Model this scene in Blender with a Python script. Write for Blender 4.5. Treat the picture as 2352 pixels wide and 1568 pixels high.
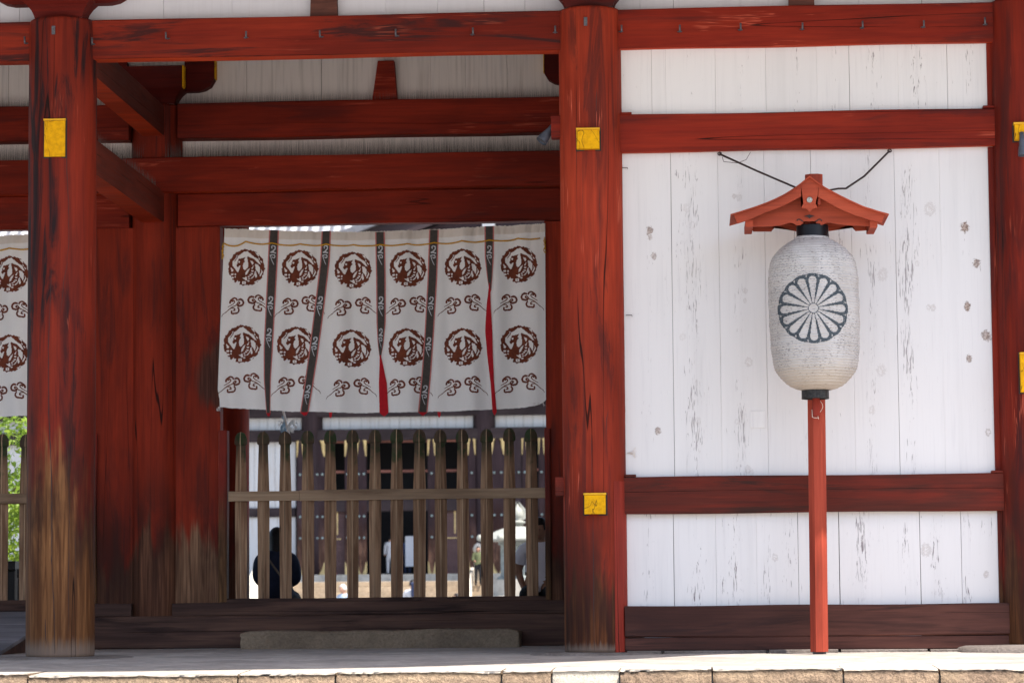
import bpy, bmesh, math, random
import numpy as np
from mathutils import Vector, Matrix

random.seed(7); rng = np.random.default_rng(7)
for o in list(bpy.data.objects): bpy.data.objects.remove(o)
SC = bpy.context.scene; COL = SC.collection
R = math.radians

# ------------------------------------------------------------------ camera
PW, PH, PF = 2352.0, 1568.0, 6662.0           # photo frame the measurements were taken in
YAW = math.atan((1580-1176)/PF); PIT = math.atan((1375-784)/PF); ROLL = .0085
_F = Vector((-math.sin(YAW)*math.cos(PIT), math.cos(YAW)*math.cos(PIT), math.sin(PIT)))
_R0 = Vector((math.cos(YAW), math.sin(YAW), 0)); _U0 = _R0.cross(_F)
CR = _R0*math.cos(ROLL)-_U0*math.sin(ROLL); CU = _U0*math.cos(ROLL)+_R0*math.sin(ROLL)
CC = Vector((.7541, -23.1761, .436))
cam = bpy.data.cameras.new('camera'); co = bpy.data.objects.new('camera', cam); COL.objects.link(co)
co.matrix_world = Matrix(((CR.x, CU.x, -_F.x, CC.x), (CR.y, CU.y, -_F.y, CC.y), (CR.z, CU.z, -_F.z, CC.z), (0, 0, 0, 1)))
cam.sensor_width = 36; cam.lens = 36*PF/PW; cam.clip_start = .5; cam.clip_end = 3000
cam.dof.use_dof = True; cam.dof.focus_distance = 23.4; cam.dof.aperture_fstop = 4.5
SC.camera = co

def P(x, y, Y):
    "point on the plane Y=const that the photo shows at pixel x, y"
    d = _F*PF+CR*(x-PW/2)+CU*(PH/2-y)
    return CC+d*((Y-CC.y)/d.y)
def PX(x, y, Y): return P(x, y, Y).x
def PZ(x, y, Y): return P(x, y, Y).z

YI = 4.16; YB = 8.32                          # inner and rear column rows
# ------------------------------------------------------------------ sky, sun, exposure
SUN = Vector((.42, -.30, .86)).normalized()
w = bpy.data.worlds.new('World'); SC.world = w; w.use_nodes = True
nt = w.node_tree; bg = nt.nodes['Background']; sky = nt.nodes.new('ShaderNodeTexSky')
sky.sky_type = 'NISHITA'; sky.sun_disc = False
sky.sun_elevation = math.asin(SUN.z); sky.sun_rotation = math.atan2(SUN.x, SUN.y)
sky.air_density = 1.0; sky.dust_density = 2.0; sky.ozone_density = 1.0
nt.links.new(sky.outputs[0], bg.inputs[0]); bg.inputs[1].default_value = .15
sl = bpy.data.lights.new('sun', 'SUN'); sl.energy = 4.2; sl.angle = R(.53); sl.color = (1, .95, .87)
so = bpy.data.objects.new('sun', sl); COL.objects.link(so); so.rotation_euler = (-SUN).to_track_quat('-Z', 'Y').to_euler()
vs = SC.view_settings; vs.view_transform = 'Standard'; vs.look = 'None'; vs.gamma = 1; vs.exposure = 1.43
try: vs.use_curve_mapping = False
except Exception: pass
SC.render.engine = 'CYCLES'
SC.cycles.max_bounces = 10; SC.cycles.diffuse_bounces = 6

# ------------------------------------------------------------------ node helpers
class NT:
    def __init__(s, name):
        s.m = bpy.data.materials.new(name); s.m.use_nodes = True; s.t = s.m.node_tree
        s.b = s.t.nodes['Principled BSDF']
        s._pos = None
    def node(s, ty, **kw):
        n = s.t.nodes.new(ty)
        for k, v in kw.items(): setattr(n, k, v)
        return n
    def put(s, sock, v):
        if isinstance(v, bpy.types.NodeSocket): s.t.links.new(v, sock)
        elif isinstance(v, (tuple, list)) and sock.type == 'RGBA' and len(v) == 3: sock.default_value = (*v, 1)
        else: sock.default_value = v
    @property
    def pos(s):
        if s._pos is None: s._pos = s.node('ShaderNodeNewGeometry').outputs['Position']
        return s._pos
    def math(s, op, a, b=0, c=0, clamp=False):
        n = s.node('ShaderNodeMath', operation=op, use_clamp=clamp); s.put(n.inputs[0], a); s.put(n.inputs[1], b); s.put(n.inputs[2], c); return n.outputs[0]
    def vmul(s, v, k):
        n = s.node('ShaderNodeVectorMath', operation='MULTIPLY'); s.put(n.inputs[0], v); n.inputs[1].default_value = k; return n.outputs[0]
    def vadd(s, v, k):
        n = s.node('ShaderNodeVectorMath', operation='ADD'); s.put(n.inputs[0], v); s.put(n.inputs[1], k); return n.outputs[0]
    def noise(s, k, detail=4, rough=.55, dist=0, v=None, off=None):
        v = s.vmul(v or s.pos, k if isinstance(k, tuple) else (k, k, k))
        if off is not None: v = s.vadd(v, off)
        n = s.node('ShaderNodeTexNoise'); s.put(n.inputs['Vector'], v); n.inputs['Scale'].default_value = 1
        n.inputs['Detail'].default_value = detail; n.inputs['Roughness'].default_value = rough; n.inputs['Distortion'].default_value = dist
        return n.outputs[0]
    def step(s, v, a, b, lo=0., hi=1.):
        n = s.node('ShaderNodeMapRange', interpolation_type='SMOOTHSTEP'); s.put(n.inputs[0], v)
        n.inputs[1].default_value = a; n.inputs[2].default_value = b; n.inputs[3].default_value = lo; n.inputs[4].default_value = hi
        return n.outputs[0]
    def lin(s, v, a, b, lo, hi):
        n = s.node('ShaderNodeMapRange'); s.put(n.inputs[0], v)
        n.inputs[1].default_value = a; n.inputs[2].default_value = b; n.inputs[3].default_value = lo; n.inputs[4].default_value = hi
        return n.outputs[0]
    def mix(s, f, a, b, mode='MIX'):
        n = s.node('ShaderNodeMix', data_type='RGBA', blend_type=mode); s.put(n.inputs[0], f); s.put(n.inputs[6], a); s.put(n.inputs[7], b); return n.outputs[2]
    def gray(s, v):
        n = s.node('ShaderNodeCombineColor'); [s.put(n.inputs[i], v) for i in range(3)]; return n.outputs[0]
    def sep(s):
        n = s.node('ShaderNodeSeparateXYZ'); s.put(n.inputs[0], s.pos); return n.outputs
    def rnd(s): return s.node('ShaderNodeObjectInfo').outputs['Random']
    def done(s, col, rough=.6, bump=None, dist=.004, spec=.3, strength=.6):
        s.put(s.b.inputs['Base Color'], col); s.put(s.b.inputs['Roughness'], rough); s.b.inputs['Specular IOR Level'].default_value = spec
        if bump is not None:
            n = s.node('ShaderNodeBump'); n.inputs['Strength'].default_value = strength; n.inputs['Distance'].default_value = dist
            s.put(n.inputs['Height'], bump); s.t.links.new(n.outputs[0], s.b.inputs['Normal'])
        return s.m

def kv(axis, along, across):
    return tuple(along if a == axis else across for a in 'XYZ')

def wood(name, paint, paint2, axis='Z', bare=None, barec=((.045, .02, .010), (.23, .115, .05)), stain=.5, stainc=(.028, .012, .012),
         spot=None, scratch=0., rough=.62, seed=0, crack=1., greyz=None, spec=.10):
    n = NT(name); off = (seed*3.1, seed*1.7, seed*2.3)
    fine = n.noise(kv(axis, 2.2, 55), 4, .6, off=off)
    med = n.noise(kv(axis, .55, 9), 5, .6, .6, off=off)
    big = n.noise(kv(axis, .5, 1.6), 4, .55, off=off)
    col = n.mix(n.step(med, .35, .68), paint, paint2)
    col = n.mix(n.step(big, .35, .72), col, tuple(c*.62 for c in paint2))
    col = n.mix(.55, col, n.gray(n.lin(fine, .25, .75, .55, 1.35)), 'MULTIPLY')
    if stain:
        st = n.math('MULTIPLY', n.step(n.noise(kv(axis, .7, 7), 6, .65, 1., off=(off[0]+9, off[1], off[2])), .50, .63), n.step(big, .38, .53))
        col = n.mix(n.math('MULTIPLY', st, stain), col, stainc)
    if scratch:
        sc = n.math('SUBTRACT', n.noise(kv(axis, .5, 12), 3, .6, .4, off=(off[0]+4, off[1]+4, off[2])), .5)
        sc = n.step(n.math('ABSOLUTE', sc), .016, .006)
        sc = n.math('MULTIPLY', sc, n.step(n.noise(kv(axis, 1.4, 2.6), 3, off=(off[0]-4, 3, off[2])), .55, .64))
        col = n.mix(n.math('MULTIPLY', sc, scratch), col, (.55, .11, .06))
    ck = n.math('SUBTRACT', n.noise(kv(axis, .085, 4.6), 2, .45, .12, off=(off[0]+2, off[1]+6, off[2]+1)), .5)
    ck = n.step(n.math('ABSOLUTE', ck), .0048, .0014)
    ck = n.math('MULTIPLY', ck, n.step(n.noise(kv(axis, .5, 2.), 2, off=(off[0]-7, off[1], off[2])), .46, .54))
    if bare:
        z = n.sep()[2]
        h = n.math('ADD', z, n.math('MULTIPLY', n.math('SUBTRACT', med, .5), bare[2]))
        h = n.math('ADD', h, n.math('MULTIPLY', n.math('SUBTRACT', big, .5), bare[2]*1.3))
        bm = n.step(h, bare[1], bare[0])
        ring = n.noise(kv(axis, .9, 26), 4, .65, .9, off=(off[0]+1, off[1], off[2]))
        bc = n.mix(n.step(ring, .30, .70), barec[0], barec[1])
        bc = n.mix(.6, bc, n.gray(n.lin(fine, .2, .8, .45, 1.5)), 'MULTIPLY')
        bc = n.mix(n.math('MULTIPLY', n.step(med, .52, .66), .75), bc, barec[0])
        bc = n.mix(n.math('MULTIPLY', n.step(big, .42, .62), .55), bc, tuple(c*.9 for c in barec[0]))
        col = n.mix(bm, col, bc)
        edge = n.math('MULTIPLY', n.math('MULTIPLY', n.step(h, bare[0]-.35, bare[0]+.05), n.step(h, bare[1]+.75, bare[1]-.05)), n.step(n.noise(kv(axis, 1.1, 4), 4, .6, off=(off[0]+5, off[1], off[2])), .36, .60))
        col = n.mix(n.math('MULTIPLY', edge, .72), col, (.030, .012, .009))
    if spot:
        q = n.sep(); dx = n.math('DIVIDE', n.math('SUBTRACT', q[0], spot[0]), spot[2]); dz = n.math('DIVIDE', n.math('SUBTRACT', q[2], spot[1]), spot[3])
        d = n.math('ADD', n.math('SQRT', n.math('ADD', n.math('MULTIPLY', dx, dx), n.math('MULTIPLY', dz, dz))), n.math('MULTIPLY', n.math('SUBTRACT', med, .5), 1.3))
        col = n.mix(n.math('MULTIPLY', n.step(d, 1.15, .7), .8), col, n.mix(n.step(fine, .35, .7), (.030, .016, .012), (.075, .042, .030)))
    if greyz:
        z = n.sep()[2]
        g = n.step(n.math('ADD', z, n.math('MULTIPLY', n.math('SUBTRACT', fine, .5), .12)), greyz, greyz*.3)
        col = n.mix(n.math('MULTIPLY', g, .7), col, (.20, .15, .12))
    if crack: col = n.mix(n.math('MULTIPLY', ck, .9*crack), col, (.008, .004, .003))
    bump = n.math('SUBTRACT', n.math('MULTIPLY', fine, .35), n.math('MULTIPLY', ck, 1.2))
    bump = n.math('ADD', bump, n.math('MULTIPLY', med, .5))
    return n.done(col, n.lin(fine, .2, .8, rough-.1, rough+.15), bump, .006, spec)

RED = (.365, .044, .0175)
M = {}
M['col_left'] = wood('red_column_worn', (.225, .024, .011), (.135, .016, .010), bare=(1.22, 1.62, 1.5), stain=1.05, stainc=(.020, .010, .011), scratch=.3, seed=1, greyz=.18, barec=((.085, .030, .011), (.34, .150, .056)))
M['col_mid'] = wood('red_column', RED, (.265, .029, .013), bare=(.45, .85, 1.5), stain=.55, scratch=.85, seed=2, greyz=.10, barec=((.052, .015, .008), (.22, .076, .024)))
M['post_patch'] = wood('red_patch', (.30, .040, .026), (.24, .029, .018), stain=.2, scratch=.4, seed=31)
M['col_right'] = wood('red_column_dark', (.21, .020, .009), (.13, .013, .008), bare=(.6, 1.0, 1.6), stain=.6, scratch=.5, seed=3, barec=((.04, .014, .008), (.16, .065, .025)))
M['col_in'] = wood('red_column_inner', (.30, .030, .0115), (.20, .020, .0085), bare=(.85, 1.08, .8), stain=.5, seed=4, barec=((.050, .018, .011), (.17, .072, .040)))
M['jamb_worn'] = wood('red_jamb_worn', (.30, .030, .0115), (.20, .020, .0085), bare=(.85, 1.08, .8), stain=.5, seed=4.4, barec=((.075, .032, .018), (.31, .165, .095)), spot=(PX(512, 868, YI-.13), PZ(512, 868, YI-.13), .25, .32))
M['beam_x'] = wood('red_beam', (.29, .031, .013), (.20, .019, .010), 'X', stain=.85, scratch=.3, seed=5)
M['beam_r'] = wood('red_beam_deep', (.25, .023, .010), (.18, .015, .008), 'X', stain=.45, scratch=.5, seed=6)
M['beam_low'] = wood('red_beam_bare', (.165, .022, .013), (.080, .020, .014), 'X', stain=1., stainc=(.04, .017, .013), seed=7, rough=.65)
M['beam_in'] = wood('red_beam_inner', (.265, .024, .0095), (.185, .0165, .0075), 'X', stain=.35, scratch=.35, seed=8, crack=.6)
M['block'] = wood('shaded_red_block', (.11, .009, .005), (.08, .007, .005), 'X', stain=.4, seed=33, crack=.4)  # red darkened, deep shade on the blocks put into the colour
M['beam_y'] = wood('red_brace', (.22, .042, .026), (.15, .032, .022), 'Y', stain=.5, seed=9)
M['sill'] = wood('dark_sill', (.14, .055, .040), (.075, .032, .026), 'X', stain=.8, stainc=(.032, .017, .015), seed=10, rough=.7)
M['sill_in'] = wood('dark_inner_sill', (.13, .068, .050), (.062, .034, .029), 'X', stain=.9, stainc=(.028, .016, .015), seed=11, rough=.7)
M['rail'] = wood('grey_wood_rail', (.40, .27, .175), (.27, .17, .11), 'X', stain=.45, stainc=(.09, .045, .03), seed=12, rough=.75)
M['lant_red'] = wood('lantern_post_red', (.39, .066, .036), (.29, .045, .026), 'Z', stain=.3, stainc=(.12, .03, .02), scratch=.25, seed=13, crack=.3, rough=.65)
M['lant_roof'] = wood('lantern_roof_orange', (.42, .078, .038), (.33, .056, .029), 'X', stain=.35, stainc=(.16, .035, .02), seed=14, crack=0., rough=.68)
M['post_red'] = wood('fence_post_red', (.30, .030, .018), (.20, .030, .022), 'Z', stain=.35, scratch=1., seed=15, bare=(.9, 1.6, .6))
M['purple'] = wood('hall_dark_timber', (.044, .029, .033), (.032, .021, .025), 'Z', stain=.2, seed=16, crack=0, rough=.6)
M['purple_x'] = wood('hall_dark_timber_x', (.050, .036, .038), (.036, .026, .029), 'X', stain=.2, seed=17, crack=0, rough=.6)
M['purple_d'] = wood('hall_door', (.048, .029, .033), (.036, .022, .026), 'Z', stain=.3, seed=18, crack=0, bare=(1.9, 4.0, .9), barec=((.07, .04, .03), (.26, .13, .08)))
M['hall_red'] = wood('hall_red_rail', (.24, .10, .075), (.17, .07, .055), 'X', stain=.3, seed=19, crack=0)
M['bench'] = wood('bench_wood', (.20, .12, .07), (.13, .07, .04), 'X', seed=20)
M['ramp'] = wood('ramp_board', (.24, .22, .23), (.18, .165, .175), 'X', stain=.3, stainc=(.08, .07, .07), seed=21, rough=.75)
M['trunk'] = wood('bark', (.07, .05, .035), (.05, .035, .025), 'Z', stain=.3, seed=22)

def fence_mat():
    n = NT('weathered_picket')
    r = n.rnd(); off = n.vmul(n.gray(r), (37, 11, 23))
    fine = n.noise((50, 50, 2.4), 4, .6, off=off); med = n.noise((14, 14, .9), 4, .6, 1.2, off=off)
    col = n.mix(n.step(med, .32, .68), (.185, .096, .055), (.42, .255, .155))
    col = n.mix(.6, col, n.gray(n.lin(fine, .2, .8, .5, 1.4)), 'MULTIPLY')
    col = n.mix(.5, col, n.gray(n.lin(r, 0, 1, .72, 1.2)), 'MULTIPLY')
    ring = n.step(n.noise((5, 5, 2.2), 2, off=off), .66, .71)
    col = n.mix(n.math('MULTIPLY', ring, .8), col, (.03, .015, .01))
    z = n.sep()[2]
    hh = n.math('ADD', z, n.math('MULTIPLY', n.math('SUBTRACT', med, .5), .5))
    top = n.step(hh, 1.62, 1.92)
    col = n.mix(n.math('MULTIPLY', top, .88), col, (.042, .030, .020))
    moss = n.math('MULTIPLY', n.step(n.math('ADD', z, n.math('MULTIPLY', n.math('SUBTRACT', n.noise(6, 3, off=off), .5), 1.4)), 1.75, 2.05), n.step(n.noise(9, 4, off=off), .42, .56))
    col = n.mix(n.math('MULTIPLY', moss, .85), col, (.022, .045, .016))
    return n.done(col, .75, fine, .004, .2)
M['picket'] = fence_mat()
M['picket_edge'] = wood('pale_picket_ridge', (.50, .34, .22), (.36, .22, .13), 'Z', stain=.7, stainc=(.05, .035, .025), seed=40, crack=0)  # pale worn ridge, its highlight put into the colour

def white_planks(name, bands=(), knots=(), base=(.70, .668, .655), peel=.85, dirty=0., seed=0):
    n = NT(name); xyz = n.sep(); r = n.rnd(); off = n.vmul(n.gray(r), (53, 0, 29))
    fine = n.noise((60, 60, 1.8), 4, .6, off=off); med = n.noise((9, 9, .5), 4, .6, .4, off=off)
    col = n.mix(n.math('MULTIPLY', n.step(med, .45, .75), .5), base, tuple(c*.90 for c in base))
    col = n.mix(n.math('MULTIPLY', n.step(fine, .52, .78), .28), col, (.50, .47, .48))
    col = n.mix(.6, col, n.gray(n.lin(r, 0, 1, .95, 1.03)), 'MULTIPLY')
    band = None
    wob = n.math('MULTIPLY', n.math('SUBTRACT', n.noise((1, 1, 1.1), 2, off=(seed, 0, 0)), .5), .10)
    xw = n.math('ADD', xyz[0], wob)
    for (bx, sg, s) in bands:
        g = n.math('DIVIDE', n.math('SUBTRACT', xw, bx), sg); g = n.math('MULTIPLY', n.math('EXPONENT', n.math('MULTIPLY', n.math('MULTIPLY', g, g), -1)), s)
        band = g if band is None else n.math('MAXIMUM', band, g)
    zz = n.noise((2.2, 2.2, 1.4), 4, .6, off=(seed+3., 0, seed))
    thr = n.math('ADD', n.math('MULTIPLY', n.math('SUBTRACT', zz, .5), .40), .045)
    if band is not None: thr = n.math('ADD', thr, n.math('MULTIPLY', band, .135))
    str1 = n.noise((85, 85, 7.5), 5, .62, 1.0, off=(seed*2., 0, 0))
    v = n.math('ADD', str1, thr)
    pm = n.math('MULTIPLY', n.step(v, .735, .80), .85*peel)
    col = n.mix(pm, col, n.mix(n.noise(30, 2), (.13, .105, .11), (.36, .31, .31)))
    if dirty:
        d = n.step(n.noise((30, 30, 1.2), 3, off=off), .45, .75)
        col = n.mix(n.math('MULTIPLY', d, dirty), col, (.40, .33, .28))
    kn = n.noise(62, 4, .65)
    for (kx, kz, kr, ks, ring) in knots:
        kr = kr*(1.15 if ring else 1.45); dx = n.math('DIVIDE', n.math('SUBTRACT', xyz[0], kx), kr); dz = n.math('DIVIDE', n.math('SUBTRACT', xyz[2], kz), kr*1.3)
        d = n.math('SQRT', n.math('ADD', n.math('MULTIPLY', dx, dx), n.math('MULTIPLY', dz, dz)))
        d = n.math('ADD', d, n.math('MULTIPLY', n.math('SUBTRACT', kn, .5), 1.7))
        if ring: mk = n.math('MULTIPLY', n.math('ADD', n.math('MULTIPLY', n.step(n.math('ABSOLUTE', n.math('SUBTRACT', d, .75)), .40, .08), .6), n.math('MULTIPLY', n.step(d, 1., .3), n.step(kn, .42, .6))), ks*.75)
        else: mk = n.math('MULTIPLY', n.step(d, 1.05, .6), ks)
        col = n.mix(mk, col, n.mix(n.step(kn, .4, .6), (.17, .11, .085), (.40, .31, .26)))
    return n.done(col, .72, n.math('ADD', n.math('MULTIPLY', fine, .3), n.math('MULTIPLY', pm, -.6)), .003, .25)

def fx(px, y): return PX(px, y, -.02)
def fz(px, y): return PZ(px, y, -.02)
kk = [(1492, 530, .022, .8, 0), (1493, 545, .014, .5, 0), (1502, 588, .018, .6, 0), (1577, 478, .026, .28, 1), (1591, 518, .022, .28, 1), (1686, 451, .013, .3, 0), (1697, 453, .02, .2, 0),
      (1712, 668, .016, .45, 1), (1711, 690, .013, .4, 1), (1720, 832, .026, .4, 1), (1568, 773, .022, .25, 1), (1603, 967, .022, .25, 1), (1693, 968, .016, .3, 1), (1511, 989, .019, .75, 0),
      (2136, 481, .038, .45, 1), (2216, 522, .026, .95, 0), (2243, 605, .023, .85, 0), (2027, 631, .036, .35, 1), (2106, 605, .016, .35, 1), (2133, 706, .016, .45, 1), (2143, 707, .019, .5, 1),
      (2222, 702, .019, .95, 0), (2222, 709, .014, .9, 0), (2263, 770, .026, .75, 0), (2270, 775, .022, .6, 0), (2226, 823, .018, .8, 0), (2024, 850, .032, .4, 1), (2003, 941, .024, .4, 1), (2270, 992, .020, .85, 1), (1718, 1078, .022, .4, 1), (1726, 1085, .018, .35, 1)]
M['plank_main'] = white_planks('white_plank_main',
    [(fx(a, 700), s, k) for a, s, k in [(1495, .02, .5), (1592, .075, .9), (1699, .055, .75), (2000, .06, .9), (2088, .07, .95), (1850, .05, .4), (2215, .02, .35), (1930, .05, .3)]],
    [(fx(a, b), fz(a, b), r_, s_, g_) for a, b, r_, s_, g_ in kk], seed=1.)
M['plank_up'] = white_planks('white_plank_upper', [(fx(a, 190), s, k) for a, s, k in [(1590, .05, .8), (1828, .05, 1.), (2003, .07, 1.), (1912, .04, .6), (2105, .10, .8), (2228, .035, .9), (1697, .05, .5), (1480, .04, .3)]], peel=1.15, seed=5.)
M['plank_low'] = white_planks('white_plank_lower', [(fx(a, 1290), s, k) for a, s, k in [(1488, .04, .8), (1600, .06, .95), (1690, .06, 1.), (1660, .03, .6), (1820, .08, .8), (1982, .07, 1.), (2080, .05, .6), (2155, .05, .9), (2222, .05, .7), (1765, .04, .8)]],
    [(fx(2127, 1262), fz(2127, 1262), .036, .55, 1), (fx(2265, 1318), fz(2265, 1318), .018, .7, 1), (fx(1780, 1280), fz(1780, 1280), .02, .5, 1)], peel=1.15, seed=9.)
M['plank_top'] = white_planks('white_plank_eaves', [], [], base=(.64, .625, .65), peel=.3, seed=13.)
M['plank_in'] = white_planks('white_plank_warm_bounce', [], [], base=(.74, .65, .59), peel=.25, dirty=.45, seed=17.)  # warm base: bounce light on the inner boards put into the colour
M['plank_hall'] = white_planks('white_plank_hall', [], [], base=(.50, .50, .51), peel=1.2, dirty=.55, seed=21.)

def simple(name, col, rough=.6, var=.25, scale=20., metal=0., bump=.002, spec=.3, col2=None):
    n = NT(name); a = n.noise(scale, 5, .6)
    c = n.mix(n.step(a, .3, .7), col, col2 or tuple(x*(1-var) for x in col))
    n.b.inputs['Metallic'].default_value = metal
    return n.done(c, rough, a, bump, spec)

def yellow():
    n = NT('yellow_beam_end')
    a = n.noise(24, 5, .65); c = n.mix(n.step(a, .35, .7), (.74, .37, .004), (.56, .26, .004))
    ck = n.step(n.math('ABSOLUTE', n.math('SUBTRACT', n.noise((6, 6, 3), 2, .5, .6), .5)), .010, .003)
    spk = n.step(n.noise(110, 3, .7), .64, .72)
    c = n.mix(n.math('MULTIPLY', spk, .6), c, (.20, .10, .01)); c = n.mix(n.math('MULTIPLY', ck, .7), c, (.12, .06, .01))
    return n.done(c, .7, n.math('SUBTRACT', a, ck), .004, .1)
M['yellow'] = yellow()
M['yellow_cap'] = simple('yellow_cap', (.74, .38, .012), .5, .15)
M['orange'] = wood('beam_underside_bounce', (.55, .062, .016), (.45, .045, .013), 'X', stain=.1, seed=30, crack=0)  # brighter orange below beams, floor bounce put into the colour
M['iron'] = simple('grey_iron', (.14, .135, .15), .55, .4, 60, .4)
M['black_iron'] = simple('black_iron', (.03, .028, .03), .5, .3, 60)
M['rust_wire'] = simple('brown_wire', (.055, .035, .032), .7, .4, 60)
M['lamp_grey'] = simple('floodlight_grey', (.10, .11, .14), .4, .2, 30, .3)
M['dark'] = simple('hall_inside_shade', (.012, .011, .013), .9, .2, 3)  # near black stands in for the unlit inside of the hall
M['backing'] = simple('dark_backing', (.04, .03, .03), .9, .2, 3)
M['spike'] = simple('steel_pin', (.12, .10, .09), .5, .3, 80)
M['gold'] = simple('gold_fitting', (.62, .45, .20), .5, .35, 3, 0, .0)
M['stud'] = simple('verdigris_stud', (.30, .38, .37), .6, .3, 5)
M['cloth'] = None

def cloth_mat(name, base, dark, k=260):
    n = NT(name)
    weave = n.noise((k, k, k), 2, .5); big = n.noise((3, 3, 1.2), 4, .6)
    c = n.mix(n.step(big, .35, .7), base, dark); c = n.mix(.25, c, n.gray(n.lin(weave, .3, .7, .8, 1.15)), 'MULTIPLY')
    m = n.done(c, .9, weave, .0006, .1)
    tr = n.node('ShaderNodeBsdfTranslucent'); n.put(tr.inputs[0], c); mx = n.node('ShaderNodeMixShader'); mx.inputs[0].default_value = .14
    out = [x for x in n.t.nodes if x.type == 'OUTPUT_MATERIAL'][0]
    n.t.links.new(n.b.outputs[0], mx.inputs[1]); n.t.links.new(tr.outputs[0], mx.inputs[2]); n.t.links.new(mx.outputs[0], out.inputs[0])
    return m
M['cloth'] = cloth_mat('off_white_cloth', (.87, .815, .785), (.82, .765, .74))
M['hem'] = cloth_mat('cream_hem', (.80, .70, .62), (.70, .61, .54))
M['print'] = simple('brown_dye', (.19, .050, .026), .9, .45, 14, 0, 0, .1, (.12, .032, .019))
M['ribbon'] = simple('grey_brown_ribbon', (.075, .062, .055), .8, .2, 40, 0, 0, .15)
M['ribbon_edge'] = simple('pink_ribbon_edge', (.60, .20, .18), .8, .2, 40, 0, 0, .15)
M['ribbon_red'] = simple('red_ribbon_back', (.48, .012, .020), .75, .2, 40, 0, 0, .15)
M['ribbon_print'] = simple('white_ribbon_print', (.60, .60, .62), .85, .15, 40, 0, 0, .1)
M['cord'] = simple('yellow_cord', (.74, .36, .012), .7, .3, 90)

def stone(name, a, b, scale=30, rough=.85, bump=.01, speck=.4, cav=(.55, 1.4)):
    n = NT(name); f = n.noise(scale, 6, .7); g = n.noise(2.2, 4, .6); s = n.noise(160, 3, .7); r = n.rnd()
    c = n.mix(n.step(g, .3, .7), a, b); c = n.mix(.7, c, n.gray(n.lin(f, .25, .75, *cav)), 'MULTIPLY')
    c = n.mix(n.math('MULTIPLY', n.step(s, .58, .70), speck), c, tuple(x*.35 for x in b))
    c = n.mix(.8, c, n.gray(n.lin(r, 0, 1, .82, 1.15)), 'MULTIPLY')
    return n.done(c, rough, f, bump, .2, 1.)
M['slab'] = stone('paving_stone', (.36, .315, .275), (.275, .24, .215), 9, .9, .004, .3)
M['edge'] = stone('rough_granite_edge', (.40, .285, .185), (.25, .17, .118), 38, .95, .05, .6, (.15, 1.7))
M['edge_pale'] = stone('pale_granite_edge', (.40, .355, .29), (.33, .29, .235), 60, .9, .012, .5)
M['edge_top'] = stone('pale_edge_top', (.44, .385, .325), (.40, .345, .29), 12, .9, .004, .2)
M['step'] = stone('granite_step', (.36, .265, .185), (.24, .175, .125), 50, .95, .02, .5)
M['base'] = stone('base_stone', (.22, .185, .165), (.14, .115, .10), 40, .95, .02, .5)
M['stair'] = stone('hall_stair_stone', (.33, .25, .17), (.26, .20, .14), 4, .9, .004, .1)
M['wstone'] = stone('white_balustrade_stone', (.42, .39, .34), (.34, .31, .27), 4, .9, .004, .1)
M['ground'] = stone('pale_gravel_ground', (.36, .345, .325), (.32, .305, .29), 9, .95, .01, .3)
M['mortar'] = simple('mortar', (.40, .37, .33), .9, .2, 20)
M['bronze'] = simple('verdigris_bronze', (.21, .23, .215), .7, .35, 6, 0, .003)
M['bronze_sunlit'] = simple('sunlit_verdigris', (.27, .27, .235), .7, .2, 8, 0, .003)  # paler copy of the bronze, sunlight put into the colour
M['tile'] = simple('grey_roof_tile', (.34, .34, .355), .55, .3, 4, 0, .003)
M['tile_dark'] = simple('dark_roof_tile', (.12, .12, .135), .6, .3, 4)
M['lattice'] = simple('lattice_bar', (.10, .055, .055), .7, .2, 10)
M['paper_sign'] = simple('white_notice', (.55, .55, .58), .8, .08, 10)
M['redlac'] = simple('red_box', (.45, .04, .03), .6, .2, 10)
M['asphalt_roof'] = simple('white_eave_board', (.55, .53, .52), .8, .2, 3)  # whitened so the unseen soffit bounces more light onto the boards

def paper():
    n = NT('lantern_paper'); z = n.sep()[2]
    a = n.noise((6, 6, 3), 4, .6); f = n.noise((40, 40, 90), 4, .65)
    c = n.mix(n.step(a, .35, .7), (.60, .565, .545), (.52, .48, .455))
    fl = n.math('MULTIPLY', n.step(n.noise((45, 45, 170), 3, .7), .565, .62), n.step(n.noise((4, 4, 4), 3), .40, .52))
    c = n.mix(n.math('MULTIPLY', fl, .85), c, (.12, .10, .10))
    tea = n.step(n.math('ADD', z, n.math('MULTIPLY', n.math('SUBTRACT', a, .5), .25)), 2.32, 2.07)
    c = n.mix(n.math('MULTIPLY', tea, .5), c, (.50, .40, .29))
    m = n.done(c, .65, f, .0015, .3)
    tr = n.node('ShaderNodeBsdfTranslucent'); n.put(tr.inputs[0], c); mx = n.node('ShaderNodeMixShader'); mx.inputs[0].default_value = .2
    out = [x for x in n.t.nodes if x.type == 'OUTPUT_MATERIAL'][0]
    n.t.links.new(n.b.outputs[0], mx.inputs[1]); n.t.links.new(tr.outputs[0], mx.inputs[2]); n.t.links.new(mx.outputs[0], out.inputs[0])
    return m
M['paper'] = paper()
M['ink'] = simple('slate_ink', (.036, .046, .056), .8, .5, 60, 0, 0, .2, (.085, .098, .108))
M['lacquer'] = simple('black_lacquer', (.008, .007, .009), .35, .3, 30, 0, 0, .2)
M['lacq_worn'] = simple('worn_black_ring', (.010, .009, .009), .45, .3, 50, 0, .001, .2, (.045, .040, .038))
M['silver'] = simple('silver_rosette', (.42, .42, .38), .4, .3, 90, .6)

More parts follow.
